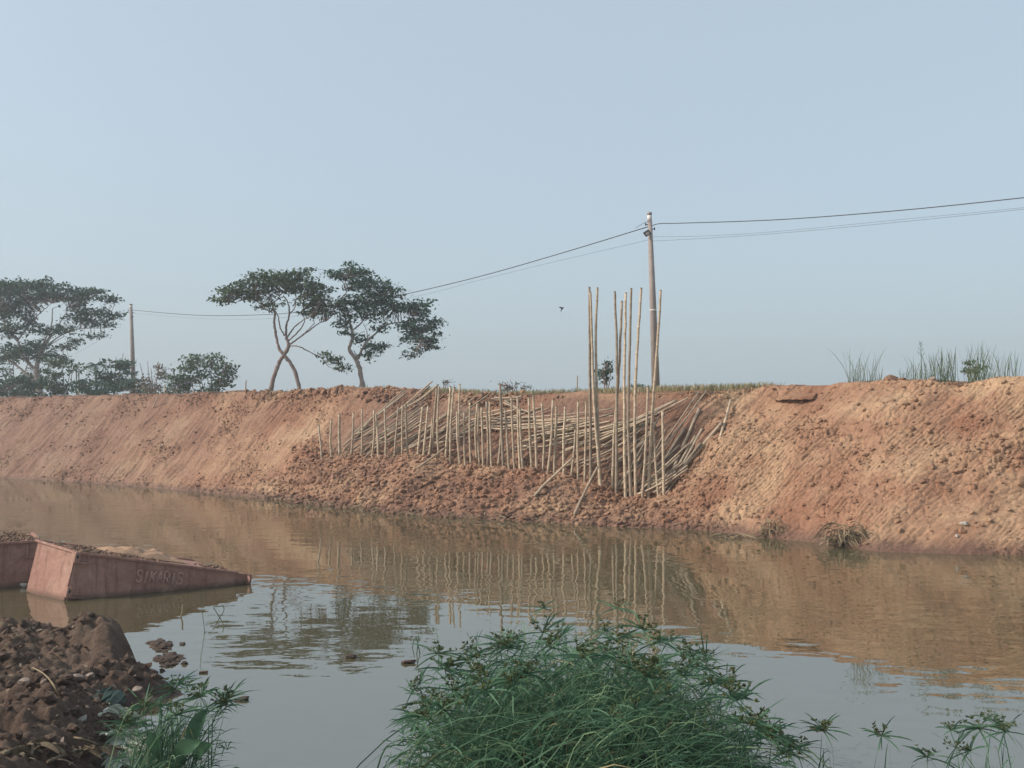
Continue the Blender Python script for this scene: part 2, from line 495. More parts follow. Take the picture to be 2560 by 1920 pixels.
def bank_point(u, s):
    """u, s flat arrays -> surface points, moisture; s runs 0 (under water) .. 1 (behind the crest)"""
    T, Z, w = profile(u)
    k = np.clip(np.searchsorted(KS, s, side='right') - 1, 0, len(KS) - 2)
    ks = np.array(KS)
    f = (s - ks[k]) / (ks[k + 1] - ks[k])
    ar = np.arange(len(u))
    t = T[ar, k] * (1 - f) + T[ar, k + 1] * f
    z = Z[ar, k] * (1 - f) + Z[ar, k + 1] * f
    dt = T[ar, k + 1] - T[ar, k]; dz = Z[ar, k + 1] - Z[ar, k]
    L = np.hypot(dt, dz) + 1e-6
    nt_, nz_ = -dz / L, dt / L                                # section normal, towards the water and up
    up = z / 0.72                                             # distance up the slope, metres
    face = sstep(0.10, 0.2, s) * (1 - sstep(0.84, 0.9, s))
    kk = 0.52 * sstep(26, 36, u)
    gu = u - kk * up + 0.035 * noise(u * 0.9, up * 0.9, 5) + 0.012 * noise(u * 7, up * 4, 6)
    per = np.where(u > 30, 0.118, 0.25)
    gm = groove_mask(u, up) * (0.35 + 0.65 * sstep(-0.5, 0.5, noise(u * 2.3, up * 1.1, 8)))
    tri = 1 - np.abs(((gu / per) % 1) * 2 - 1)
    gro = (sstep(0.0, 0.42, tri) - 0.75) * np.where(u > 30, 0.054, 0.062)
    pile = w * (1 - sstep(0.50, 0.60, s)) * sstep(0.08, 0.16, s)       # loose spoil at the foot
    rough = np.clip(0.28 - 0.10 * sstep(28, 34, u) + 1.5 * fbm(u * 0.35, up * 0.5, 21, 3) + pile * 0.6 + 0.5 * sstep(0.78, 0.86, s) + 0.35 * (1 - sstep(0.6, 1.2, z)), 0.1, 1.7)
    gm = np.maximum(gm, 0.9 * np.exp(-((u - 36.3) / 2.3) ** 2 - ((up - 2.2) / 1.5) ** 2))
    rough = rough * (1 - 0.62 * np.clip(gm, 0, 1) * (1 - pile) * sstep(24, 32, u))
    clod = np.abs(noise(u * 3.3 - kk * up * 3.3, up * 3.0, 31)) - 0.25 + 0.6 * (np.abs(noise(u * 7.5, up * 6.5, 33)) - 0.25)
    streak = fbm((u - kk * up) * 2.4, up * 0.35, 51, 4)
    d = 0.13 * fbm(u * 0.45, up * 0.55, 11, 3) + 0.055 * streak * (1 - pile) * face
    d = d + face * (1 - w * 0.95) * gm * gro
    d = d + (0.095 - 0.03 * pile) * rough * clod + 0.022 * rough * fbm(u * 14, up * 14, 61, 2)
    ck = cells((u - kk * up) / 0.19, up / 0.26, 91)
    cm = face * (1 - w) * sstep(-0.1, 0.25, fbm(u * 0.3 + 9, up * 0.4, 43, 3)) * sstep(12, 30, u)
    d = d - cm * 0.036 * (1 - sstep(0.0, 0.28, ck))
    ck2 = cells(u / 0.13 + 0.7 * noise(u * 2.1, up * 2.1, 2), up / 0.12 + 0.7 * noise(u * 2.3, up * 2.3, 12), 95)
    d = d + (0.35 + 0.65 * np.clip(rough, 0, 1)) * 0.034 * (1 - 0.6 * pile) * (sstep(0.0, 0.5, ck2) - 0.5) * sstep(-0.25, 0.2, fbm(u * 0.5, up * 0.8, 45, 3))
    d = d + pile * 0.10 * fbm(u * 1.3, up * 1.3, 71, 3)
    d = d * np.where(s > 0.9, 0.5, 1.0)
    t = t + nt_ * d
    z = z + nz_ * d
    moist = np.clip(1 - sstep(0.04, 0.36, z + 0.12 * noise(u * 2, s * 5, 3)), 0, 1) * 0.9
    moist = np.maximum(moist, w * (1 - sstep(0.82, 0.9, s)) * (0.62 + 0.3 * noise(u * 0.8, up * 0.8, 4)) * sstep(0.5, 0.56, s))
    moist = np.maximum(moist, 0.66 * (1 - sstep(2, 25, u + 3 * fbm(u * 0.3, up * 0.5, 9, 2))))      # redder, darker soil tone to the left
    moist = np.maximum(moist, pile * (0.30 + 0.40 * noise(u * 0.9, up * 1.4, 14)))
    return t, z, np.clip(moist, 0, 1)

us = np.concatenate([np.arange(-60, -9, 0.30), np.arange(-9, 14, 0.045), np.arange(14, 31, 0.031), np.arange(31, 46.5, 0.022), np.arange(46.5, 75, 0.3)])
ss = np.concatenate([np.linspace(0, 0.13, 8), np.linspace(0.135, 0.87, 225), np.linspace(0.875, 0.93, 10), np.linspace(0.945, 1.0, 6)])
U, S = np.meshgrid(us, ss)
t_, z_, mo_ = bank_point(U.ravel(), S.ravel())
nU = len(us)
i_ = (np.arange(len(ss) - 1)[:, None] * nU + np.arange(nU - 1)[None]).ravel()
far_bank = mesh_np('far_bank', ut(U.ravel(), t_, z_), np.stack([i_, i_ + 1, i_ + nU + 1, i_ + nU], 1), M['bank'], smooth=True)
attr(far_bank, 'moist', mo_)
tag(far_bank, kind='structure')

# flat land behind the crest
fu = np.array([-60.0, -9, 0, 10, 20, 30, 40, 75]); fh = np.interp(fu, CR_U, CR_H) - 0.16
vv = [ut(np.array([u]), np.array([12.5]), np.array([h]))[0] for u, h in zip(fu, fh)] + [ut(np.array([u]), np.array([110.0]), np.array([3.6]))[0] for u in fu]
tag(mesh_py('field', vv, [(i, i + 1, i + 9, i + 8) for i in range(7)], M['field']), kind='structure')

# ---- loose clods
def ico(sub=1):
    import bmesh
    bm = bmesh.new(); bmesh.ops.create_icosphere(bm, subdivisions=sub, radius=1.0)
    v = np.array([p.co[:] for p in bm.verts]); f = np.array([[q.index for q in g.verts] for g in bm.faces]); bm.free()
    return v, f

IV, IF = ico(2)
IV1, IF1 = ico(1)

def lump_variants(base, n, amp, seed):
    r = np.random.default_rng(seed)
    out = []
    for _ in range(n):
        k = r.normal(size=(7, 3)); ph = r.uniform(0, 6, 7)
        d = sum(np.sin(base @ (k[i] * (1 + 0.5 * i)) + ph[i]) / (1 + 0.4 * i) for i in range(7))
        v = base * (1 + amp * d / 2.2)[:, None]
        # flat chipped sides
        for _ in range(4):
            q = r.normal(size=3); q /= np.linalg.norm(q); h = r.uniform(0.45, 0.8)
            over = np.maximum(v @ q - h, 0)
            v = v - over[:, None] * q
        out.append(v)
    return out

LV = lump_variants(IV, 10, 0.38, 3)
LV1 = lump_variants(IV1, 10, 0.34, 4)
LVM = lump_variants(IV, 14, 0.72, 9)

def rot_rand(n, r):
    q = r.normal(size=(n, 4)); q /= np.linalg.norm(q, axis=1)[:, None]
    w, x, y, z = q.T
    return np.stack([np.stack([1 - 2 * (y * y + z * z), 2 * (x * y - z * w), 2 * (x * z + y * w)], -1),
                     np.stack([2 * (x * y + z * w), 1 - 2 * (x * x + z * z), 2 * (y * z - x * w)], -1),
                     np.stack([2 * (x * z - y * w), 2 * (y * z + x * w), 1 - 2 * (x * x + y * y)], -1)], -2)

def lumps(name, pos, size, mat, variants, faces, r, squash=0.75, parent=None, moist=None, smooth=False):
    n = len(pos)
    R = rot_rand(n, r)
    sc = size[:, None] * np.stack([r.uniform(0.75, 1.3, n), r.uniform(0.7, 1.2, n), r.uniform(0.5, 0.95, n)], 1)
    pick = r.integers(0, len(variants), n)
    nv = len(variants[0])
    V = np.stack(variants)[pick] * sc[:, None, :]
    V = np.einsum('nij,nvj->nvi', R, V)
    V[:, :, 2] *= squash
    V += pos[:, None, :]
    fc = (faces[None] + (np.arange(n) * nv)[:, None, None]).reshape(-1, 3)
    o = mesh_np(name, V.reshape(-1, 3), fc, mat, parent, smooth)
    if moist is not None:
        attr(o, 'moist', np.repeat(moist, nv))
    return o

def bank_scatter(n, u0, u1, s0, s1, keep, smin, smax, r, pw=2.2):
    u = r.uniform(u0, u1, n); s = r.uniform(s0, s1, n)
    t, z, mo = bank_point(u, s)
    k = keep(u, s, z) > r.uniform(0, 1, n)
    u, t, z, mo = u[k], t[k], z[k], mo[k]
    size = smin + (smax - smin) * r.uniform(0, 1, len(u)) ** pw
    return ut(u, t, z + size * 0.15), size, mo

rr = np.random.default_rng(11)
p1, s1_, m1 = bank_scatter(26000, -9, 46, 0.15, 0.87, lambda u, s, z: np.clip(0.05 + 1.5 * fbm(u * 0.35, z / 0.72 * 0.5, 21, 3) + 0.6 * sstep(0.80, 0.86, s) + 0.3 * (1 - sstep(0.3, 0.9, z)), 0.02, 1), 0.020, 0.075, rr, 2.6)
p2, s2_, m2 = bank_scatter(9500, SC0 - 0.8, SC1 + 0.2, 0.13, 0.56, lambda u, s, z: scoopw(u) * 0.95, 0.020, 0.125, rr, 2.4)
p3, s3_, m3 = bank_scatter(1500, 12, 27, 0.80, 0.90, lambda u, s, z: np.clip(0.4 + fbm(u * 0.6, z * 0 + 2, 27, 2), 0, 1), 0.05, 0.15, rr, 1.6)
p4, s4_, m4 = bank_scatter(1500, 35, 46, 0.2, 0.85, lambda u, s, z: np.clip(0.1 + 0.05 * (u - 33), 0, 1), 0.025, 0.11, rr, 3.0)
pp = np.vstack([p1, p2, p3, p4]); sz = np.concatenate([s1_, s2_, s3_, s4_]); mm = np.concatenate([m1, m2, m3, m4])
tag(lumps('earth_clods', pp, sz, M['bank'], LV, IF, rr, 0.85, moist=np.clip(mm * 0.8 + rr.normal(0, 0.22, len(mm)), 0, 1)), 'loose lumps of red earth scattered over the far bank', 'earth', kind='stuff')

bpy.context.view_layer.update()
def surf(px, py, lift=0.0):
    """where the view ray meets the far bank, moved `lift` metres back along the ray"""
    d = ray(px, py); d = d / np.linalg.norm(d)
    ok, loc, nrm, _i = far_bank.ray_cast(Vector(ORI.tolist()), Vector(d.tolist()))
    return (np.array(loc) if ok else onz(px, py)) - d * lift

# ------------------------------------------------------------------ near shore
XE_Y = [5.0, 7.0, 8.0, 9.0, 9.6, 10.0, 10.4, 11.0, 11.5, 12.2]
XE_X = [-2.2, -2.9, -3.30, -3.50, -3.82, -3.78, -3.50, -4.05, -4.42, -5.2]

def spit_z(x, y):
    xe = np.interp(y, XE_Y, XE_X) + 0.10 * noise(x * 2.2, y * 2.2, 5) + 0.05 * noise(x * 6, y * 6, 6)
    sx = xe - x
    sy = 11.75 + 0.25 * noise(x * 1.5, y * 0 + 3, 7) - y
    base = np.where(sx < 0, sx * 0.5, 0.30 * sstep(0, 0.9, sx) + 0.07 * np.clip(sx, 0, 0.25) / 0.25)
    edge = sstep(-0.25, 0.7, sy)
    z = (base + 0.4) * edge - 0.4
    ins = np.clip(sx * 3, 0, 1) * edge
    # the steep-sided lump at the tip, and its lower neighbour
    dx, dy = x + 4.62, y - 11.0
    dxs = np.where(dx > 0, dx / 0.30, dx / 0.62)
    lump = np.exp(-(np.abs(dxs) ** 3.0)) * np.exp(-(dy / 0.42) ** 2) * (0.62 + 0.5 * np.clip(dx, -0.5, 0.25))
    z = z + lump * 0.62
    z = z + 0.26 * np.exp(-((x + 6.0) / 0.55) ** 2 - ((y - 11.2) / 0.45) ** 2) + 0.14 * np.exp(-((x + 5.5) / 0.3) ** 2 - ((y - 10.9) / 0.4) ** 2)
    z = z + 0.22 * np.exp(-((x + 3.95) / 0.4) ** 2 - ((y - 8.6) / 0.6) ** 2) * ins
    smooth_side = np.exp(-((x + 4.42) / 0.2) ** 2 - ((y - 10.85) / 0.4) ** 2)
    rough = ins * (1 - 0.8 * smooth_side)
    z = z + rough * (0.10 * fbm(x * 1.6, y * 1.6, 15, 3) + 0.13 * (np.abs(noise(x * 3.4, y * 3.4, 17)) - 0.2) + 0.075 * (np.abs(noise(x * 8, y * 8, 18)) - 0.2) + 0.03 * fbm(x * 18, y * 18, 19, 2))
    return z

xs = np.arange(-8.2, -2.4, 0.026); ys = np.arange(5.0, 12.3, 0.028)
X, Y = np.meshgrid(xs, ys)
Zs = spit_z(X.ravel(), Y.ravel())
i_ = (np.arange(len(ys) - 1)[:, None] * len(xs) + np.arange(len(xs) - 1)[None]).ravel()
spit = mesh_np('near_mud_bank', np.stack([X.ravel(), Y.ravel(), Zs], 1), np.stack([i_, i_ + 1, i_ + len(xs) + 1, i_ + len(xs)], 1), M['mud'], smooth=True)
attr(spit, 'moist', np.clip(1 - sstep(0.02, 0.25, Zs), 0, 1))
tag(spit, kind='structure')

def near_z(x, y):
    yw = 6.9 + 0.25 * np.sin(x * 1.3)
    return (yw - y) * 0.215 + 0.04 * fbm(x * 2, y * 2, 77, 3) - 0.03

xs = np.arange(-14, 14.01, 0.14); ys = np.arange(-6, 8.6, 0.14)
X, Y = np.meshgrid(xs, ys)
Zn = near_z(X.ravel(), Y.ravel())
i_ = (np.arange(len(ys) - 1)[:, None] * len(xs) + np.arange(len(xs) - 1)[None]).ravel()
nb = mesh_np('near_bank', np.stack([X.ravel(), Y.ravel(), Zn], 1), np.stack([i_, i_ + 1, i_ + len(xs) + 1, i_ + len(xs)], 1), M['mud'], smooth=True)
attr(nb, 'moist', np.clip(1 - sstep(0.02, 0.3, Zn), 0, 1))
tag(nb, kind='structure')

# clods, scraps and straw on the near mud
n = 7000
x = rr.uniform(-7.4, -3.0, n); y = rr.uniform(5.4, 11.9, n)
z = spit_z(x, y)
k = (z > 0.03) & (rr.uniform(0, 1, n) < np.clip(0.5 + 0.8 * fbm(x * 0.9, y * 0.9, 91, 2), 0.1, 1)) & ~((np.abs(x + 4.42) < 0.22) & (np.abs(y - 10.85) < 0.45))
x, y, z = x[k], y[k], z[k]
sz = 0.008 + 0.068 * rr.uniform(0, 1, len(x)) ** 3.2
hf = len(x) // 2
tag(lumps('mud_crumbs', np.stack([x, y, z + sz * 0.25], 1)[:hf], sz[:hf] * 0.9, M['mud'], LV1, IF1, rr, 0.9, moist=rr.uniform(0, 0.5, hf)), 'sharp crumbs of dark mud strewn over the near shore', 'mud', kind='stuff')
x, y, z, sz = x[hf:], y[hf:], z[hf:], sz[hf:]
tag(lumps('mud_clods', np.stack([x, y, z + sz * 0.15], 1), sz, M['mud'], LVM, IF, rr, 0.75, moist=rr.uniform(0, 0.5, len(x))), 'dark mud crumbs and lumps strewn over the near shore', 'mud', kind='stuff')

def scraps(name, n, region, size, mat, r, label, cat, zfun, aspect=2.2):
    """curled flat pieces: dead leaves, bark, straw"""
    x0, x1, y0, y1 = region
    V, Fc = [], []
    c = 0
    while c < n:
        x, y = r.uniform(x0, x1), r.uniform(y0, y1)
        z = float(zfun(np.array([x]), np.array([y]))[0])
        if z < 0.02:
            c += 0.2; continue
        L = size * r.uniform(0.5, 1.6); w = L / aspect * r.uniform(0.6, 1.2)
        a = r.uniform(0, 6.28); d = np.array([math.cos(a), math.sin(a), r.normal(0, 0.35)]); s = np.array([-math.sin(a), math.cos(a), r.normal(0, 0.35)])
        o = np.array([x, y, z + 0.012 + 0.3 * w]); cu = r.uniform(0.0, 0.35) * L
        b = len(V)
        for q, wq in ((-0.5, 0.15), (-0.2, 0.5), (0.2, 0.45), (0.5, 0.1)):
            zz = np.array([0, 0, cu * (1 - 4 * q * q)])
            V.append(o + d * q * L + s * wq * w + zz); V.append(o + d * q * L - s * wq * w + zz * 0.6)
        Fc += [[b, b + 1, b + 3, b + 2], [b + 2, b + 3, b + 5, b + 4], [b + 4, b + 5, b + 7, b + 6]]
        c += 1
    o = mesh_np(name, np.array(V), np.array(Fc), mat)
    return tag(o, label, cat, kind='stuff')

scraps('leaf_litter', 900, (-7.0, -3.2, 5.6, 11.6), 0.05, M['deadleaf'], rr, 'dry leaf scraps and bark littered on the near mud', 'leaf litter', spit_z)
scraps('pale_litter', 120, (-6.5, -3.3, 6.2, 10.8), 0.05, M['stone'], rr, 'small pale flakes of rubbish on the near mud', 'litter', spit_z)

# ------------------------------------------------------------------ bamboo: stakes in a row, poles stacked behind them
def r3(X, Y): return (740 + X / 3.95, 900 + Y / 3.95)
def r4(X, Y): return (1260 + X / 3.687, 900 + Y / 3.687)
def r5(X, Y): return (1380 + X / 3.19, 480 + Y / 3.19)

def ordinal(i):
    return '%d%s' % (i, 'th' if 10 <= i % 100 <= 20 else {1: 'st', 2: 'nd', 3: 'rd'}.get(i % 10, 'th'))

def culm(name, pts, r0, r1, mat, seed, cut=True):
    """a bamboo culm: tapered, slightly crooked, with swollen joints; child = the dark cut end"""
    q = random.Random(seed)
    P = spline(pts, 22)
    L = np.linalg.norm(P[-1] - P[0])
    base = P[0].copy()
    seg = q.uniform(0.30, 0.42)
    pos, rad = [], []
    arc = np.concatenate([[0], np.cumsum(np.linalg.norm(np.diff(P, axis=0), axis=1))])
    tot = arc[-1]
    def pt(d):
        return np.array([np.interp(d, arc, P[:, i]) for i in range(3)])
    d = 0.0
    wob = np.array([q.gauss(0, 1) for _ in range(3)])
    jit = np.zeros(3)
    while d < tot:
        r = r0 + (r1 - r0) * d / tot
        jn = np.array([q.gauss(0, 0.0035), q.gauss(0, 0.0035), 0])
        pos += [pt(d) + jit, pt(min(d + 0.018, tot)) + jit, pt(min(d + 0.04, tot)) + jit]
        rad += [r * 1.0, r * 1.10, r * 0.97]
        jit = jn
        d += seg * q.uniform(0.9, 1.1)
    pos.append(pt(tot) + jit); rad.append(r1)
    pos = np.array(pos)
    keep = np.concatenate([[True], np.linalg.norm(np.diff(pos, axis=0), axis=1) > 0.003])
    b = Bag(); b.tube(rel(pos[keep], base), np.array(rad)[keep], 7)
    o = b.make(name, mat, None, True)
    o.data.materials.append(M['bamboo_node'])
    nseg = int(keep.sum()) - 1
    mi = np.zeros(len(o.data.polygons), np.int32)
    for i in range(nseg):
        if i % 3 == 1:
            mi[i * 7:(i + 1) * 7] = 1
    o.data.polygons.foreach_set('material_index', mi)
    o.location = tuple(base)
    if cut:
        e = rel(pos[keep], base)
        dr = (e[-1] - e[-2]); dr /= np.linalg.norm(dr)
        c = Bag(); c.tube([e[-1] - dr * 0.02, e[-1] + dr * 0.012], [r1 * 1.06, r1 * 0.92], 7)
        c.make('cut_end', M['bamboo_cut'], o)
    return o

STAKES = [  # top, base (photo pixels)
    (r3(222, 645), r3(262, 1010)), (r3(350, 590), r3(358, 990)), (r3(428, 530), r3(435, 985)), (r3(568, 520), r3(537, 1010)),
    (r3(650, 480), r3(643, 970)), (r3(768, 490), r3(747, 960)), (r3(790, 540), r3(815, 970)), (r3(875, 470), r3(885, 970)),
    (r3(1010, 460), r3(970, 940)), (r3(1052, 440), r3(1048, 970)), (r3(1085, 435), r3(1105, 985)), (r3(1250, 460), r3(1200, 940)),
    (r3(1305, 455), r3(1258, 925)), (r3(1345, 580), r3(1312, 940)), (r3(1390, 270), r3(1335, 950)), (r3(1412, 265), r3(1408, 1000)),
    (r3(1525, 260), r3(1473, 1005)), (r3(1560, 270), r3(1522, 985)), (r3(1615, 240), r3(1603, 985)), (r3(1588, 505), r3(1620, 995)),
    (r3(1660, 510), r3(1672, 1020)), (r3(1718, 420), r3(1725, 990)), (r3(1790, 430), r3(1783, 940)), (r3(1803, 460), r3(1815, 1080)),
    (r3(1830, 465), r3(1850, 1100)), (r3(1880, 410), r3(1892, 1060)), (r3(1910, 410), r3(1932, 1040)), (r3(2015, 235), r3(2048, 1075)),
    (r3(2030, 500), r3(1998, 1000)), (r3(2065, 490), r3(2105, 1070)), (r3(2125, 370), r3(2158, 1060)), (r4(125, 345), r4(148, 1000)),
    (r4(145, 450), r4(180, 1030)), (r4(228, 345), r4(262, 1040)), (r4(270, 330), r4(305, 1070)), (r4(348, 395), r4(353, 1080)),
    (r4(450, 365), r4(397, 1085)), (r4(485, 425), r4(460, 1080)), (r4(565, 430), r4(550, 1105)), (r4(660, 640), r4(615, 1105)),
    (r4(682, 380), r4(683, 1135)), (r4(757, 380), r4(740, 1165)), (r4(1328, 245), r4(1270, 1290)), (r4(1362, 420), r4(1425, 1300)),
    (r4(1463, 470), r4(1478, 1310))]
STAKES.sort(key=lambda s: s[1][0])
rs = random.Random(5)
for i, (tp, bs_) in enumerate(STAKES):
    tb = T_ST + rs.uniform(-0.12, 0.12)
    B = bank(*bs_, tb)
    B = B + np.array([0, 0, -0.10])
    Tt = bank(*tp, tb + rs.uniform(-0.05, 0.25))
    mid = (B + Tt) / 2 + np.array([rs.gauss(0, 0.025), rs.gauss(0, 0.02), 0])
    thick = 1.35 if i == 2 else rs.uniform(0.85, 1.12)
    dark = abs(tp[0] - r3(2015, 0)[0]) < 2
    o = culm('bamboo_stake', [B, mid, Tt], 0.043 * thick, 0.036 * thick, M['bamboo'] if not dark else M['bamboo_old'], 100 + i)
    ex = ' and thickest at that end' if i == 2 else ''
    tag(o, '%s short upright bamboo stake from the left in the row%s' % (ordinal(i + 1), ex), 'stake', 'short bamboo stakes driven along the foot of the bank')

TALL = [  # control points top .. base
    ([r5(298, 760), r4(793, 250), r4(797, 700), r4(798, 1120)], 'leftmost of the tall bamboo poles, nearly straight'),
    ([r5(307, 800), r5(325, 1400), r4(848, 640), r4(893, 1140)], 'second tall bamboo pole from the left, bowed towards the right at its foot'),
    ([r5(362, 768), r5(348, 1200), r4(862, 500), r4(882, 1130)], 'third tall bamboo pole from the left, leaning over its bowed neighbour'),
    ([r5(500, 795), r5(518, 1300), r4(1038, 600), r4(1035, 1240)], 'fourth tall bamboo pole from the left, left one of the close cluster'),
    ([r5(557, 872), r5(535, 1400), r4(1015, 700), r4(997, 1245)], 'fifth and lowest of the tall bamboo poles, crossing its left neighbour'),
    ([r5(588, 805), r5(580, 1300), r4(1108, 500), r4(1120, 1260)], 'sixth tall bamboo pole from the left, in the middle of the cluster'),
    ([r5(632, 770), r5(618, 1300), r4(1146, 600), r4(1172, 1255)], 'seventh tall bamboo pole from the left, close beside the middle one'),
    ([r5(712, 768), r5(680, 1250), r4(1205, 500), r4(1215, 1255)], 'eighth tall bamboo pole from the left, leaning to the right'),
    ([r5(867, 785), r5(845, 1150), r4(1368, 500), r4(1328, 1300)], 'rightmost tall bamboo pole, in front of the concrete power pole')]
for i, (pts, lab) in enumerate(TALL):
    tb = T_ST + rs.uniform(-0.08, 0.1)
    P = [bank(*p, tb + 0.05 * k) for k, p in enumerate(pts[::-1])]
    P[0] = P[0] + np.array([0, 0, -0.1])
    o = culm('tall_bamboo_pole', P, 0.050, 0.034, M['bamboo'] if i % 3 else M['bamboo_old'], 300 + i)
    tag(o, lab, 'pole', 'tall bamboo poles standing above the bank')

# poles lying against the dug face: pairs of photo pixels, lower-left end first
def face(px, py, off):
    """point on the view ray lying `off` in front of the dug face"""
    a, b_ = 1.3, 0.7
    for _ in range(5):
        P = bank(px, py, a - off, b_)
        T, Z, w = profile(np.array([ucoord(P)]))
        b_ = (T[0, 4] - T[0, 3]) / (Z[0, 4] - Z[0, 3]); a = T[0, 3] - b_ * Z[0, 3]
    return P

LEFT = [((590, 720), (1085, 300)), ((810, 545), (1080, 330)), ((650, 770), (1345, 215)), ((1090, 480), (1385, 250)), ((440, 960), (1290, 365)),
        ((790, 760), (1210, 495)), ((650, 870), (1225, 520)), ((760, 880), (1250, 560)), ((680, 960), (1000, 640)), ((890, 820), (1330, 580)),
        ((1000, 880), (1480, 520)), ((1110, 780), (1590, 460)), ((1260, 800), (1700, 500)), ((1380, 680), (1900, 350)), ((1120, 860), (1780, 520)),
        ((1250, 920), (1790, 600)), ((460, 850), (760, 570)), ((570, 740), (830, 615)), ((830, 790), (1200, 590)), ((900, 700), (1300, 440)),
        ((1060, 640), (1290, 480)), ((1120, 800), (1420, 590)), ((980, 760), (1240, 600)), ((1300, 870), (1660, 620)), ((720, 830), (1060, 640)),
        ((1400, 780), (1820, 560)), ((1480, 740), (1790, 690)), ((1350, 830), (1680, 740)), ((1560, 770), (1860, 600)), ((1060, 900), (1460, 700))]
MIDL = [((1700, 590), (2212, 470)), ((1900, 590), (2330, 600)), ((1930, 640), (2320, 560)), ((1880, 560), (2350, 610)), ((1840, 670), (2300, 650)), ((1960, 370), (2240, 365)), ((2040, 900), (2330, 820)), ((2160, 860), (2390, 800)), ((1820, 520), (2080, 470))]
MIDR = [((0, 400), (235, 490)), ((10, 565), (430, 440)), ((0, 580), (700, 520)), ((30, 605), (720, 560)), ((0, 615), (680, 600)), ((200, 525), (1000, 445)),
        ((300, 555), (1010, 515)), ((300, 660), (1000, 500)), ((180, 755), (760, 620)), ((380, 745), (1000, 600)), ((400, 795), (1100, 590)), ((520, 855), (1250, 560)),
        ((560, 830), (1320, 530)), ((580, 745), (1060, 640)), ((880, 640), (1430, 470)), ((860, 690), (1600, 370)), ((880, 740), (1690, 355)), ((900, 805), (1300, 560)),
        ((920, 850), (1290, 620)), ((600, 765), (1010, 690)), ((700, 960), (1010, 820)), ((940, 1000), (1290, 760)), ((350, 690), (880, 590)), ((420, 640), (980, 560)),
        ((240, 700), (820, 560)), ((480, 700), (1110, 560)), ((700, 660), (1360, 490)), ((740, 720), (1380, 540)), ((640, 810), (1180, 640)), ((820, 780), (1340, 580)),
        ((180, 805), (640, 760)), ((100, 780), (420, 650)), ((50, 530), (520, 500)), ((90, 640), (600, 560)), ((850, 900), (1180, 720)), ((720, 980), (1060, 860)),
        ((1050, 930), (1300, 720)), ((1040, 1180), (1240, 870)), ((1180, 985), (1430, 540)), ((560, 980), (900, 850)), ((840, 655), (1200, 555)), ((1130, 800), (1400, 610)), ((1220, 800), (1340, 720))]
RIGHT = [((1230, 1235), (1560, 1040)), ((1240, 1260), (1600, 1060)), ((1235, 1185), (1720, 770)), ((1260, 1200), (1600, 900)), ((1440, 1240), (1740, 900)), ((1290, 1060), (1860, 270)),
         ((1300, 1150), (1640, 930)), ((1340, 1190), (1700, 960)), ((1380, 1230), (1690, 1000)), ((1370, 880), (1500, 640)), ((1420, 1000), (1620, 850)), ((1130, 1050), (1330, 880))]
jobs = [(r3(*a), r3(*b)) for a, b in LEFT + MIDL] + [(r4(*a), r4(*b)) for a, b in MIDR + RIGHT]
rl = random.Random(9)
nfirst = len(jobs)
for k_ in range(nfirst):                                   # a second layer, lower in the pile
    (ax_, ay_), (bx_, by_) = jobs[k_]
    if rl.random() < 0.5:
        dx_, dy_ = rl.uniform(-14, 14), rl.uniform(-9, 14)
        jobs.append(((ax_ + dx_, ay_ + dy_ + rl.uniform(-4, 4)), (bx_ + dx_ - rl.uniform(0, 20), by_ + dy_ + rl.uniform(-2, 8))))
for i, (a, b) in enumerate(jobs):
    off = rl.uniform(0.20, 0.46) if i < nfirst else rl.uniform(0.08, 0.24)
    src = i if i < nfirst else int(np.argmin([abs(q[0][0] - a[0]) + abs(q[0][1] - a[1]) + abs(q[1][0] - b[0]) for q in jobs[:nfirst]]))
    jig = lambda p: (p[0] + rl.gauss(0, 1.5), p[1] + rl.gauss(0, 1.5))
    A_ = face(*jig(a), off); B_ = face(*jig(b), off + rl.uniform(-0.06, 0.06))
    mid = (A_ + B_) / 2 + np.array([0, 0, rl.gauss(-0.03, 0.02)])
    r0 = rl.uniform(0.025, 0.038)
    o = culm('bamboo_pole', [A_, mid, B_], r0, r0 * rl.uniform(0.75, 0.95), M['bamboo_old'] if rl.random() < 0.45 else M['bamboo'], 500 + i, cut=False)
    sec = 0 if src < len(LEFT) else (2 if src >= nfirst - len(RIGHT) else 1)
    tag(o, ['thin bamboo pole slanting up to the right in the left part of the stack', 'thin bamboo pole lying nearly level in the middle of the stack', 'thin bamboo pole slanting up in the bundle at the right end of the stack'][sec], 'pole',
        ['slanting bamboo poles in the left part of the stack', 'level bamboo poles in the middle of the stack', 'slanting bamboo poles in the right-hand bundle'][sec])

# a few poles that stand out
THICK = [(r4(1560, 1010), r4(1800, 445), 0.051, 'thick bamboo pole leaning steeply, longest of the leaning ones right of the stakes'),
         (r4(1480, 920), r4(1665, 630), 0.049, 'short thick bamboo pole leaning just left of the steepest thick one'),
         (r4(1540, 1100), r4(1765, 700), 0.048, 'bamboo pole leaning just right of the steepest thick one'),
         (r4(1650, 960), r4(1830, 630), 0.049, 'thick bamboo pole end leaning among the right-hand bundle, cut end up'),
         (r4(1460, 1225), r4(2010, 575), 0.056, 'longest thick bamboo pole at the right end, lying along the edge of the grooved slope'),
         (r4(1490, 1190), r4(1815, 765), 0.043, 'bamboo pole lying just above the longest one at the right end')]
for i, (a, b, r, lab) in enumerate(THICK):
    o = culm('leaning_bamboo_pole', [surf(*a, 0.12), surf(*b, 0.16)], r, r * 0.9, M['bamboo'] if i % 2 == 0 else M['bamboo_old'], 700 + i)
    tag(o, lab, 'pole', 'thick leaning bamboo poles at the right end')
o = culm('lone_bamboo_stake', [surf(*r4(1935, 915), -0.05), surf(*r4(2090, 365), 0.30)], 0.046, 0.040, M['bamboo'], 720)
tag(o, 'lone slanting bamboo stake farthest right, on the grooved slope', 'stake')
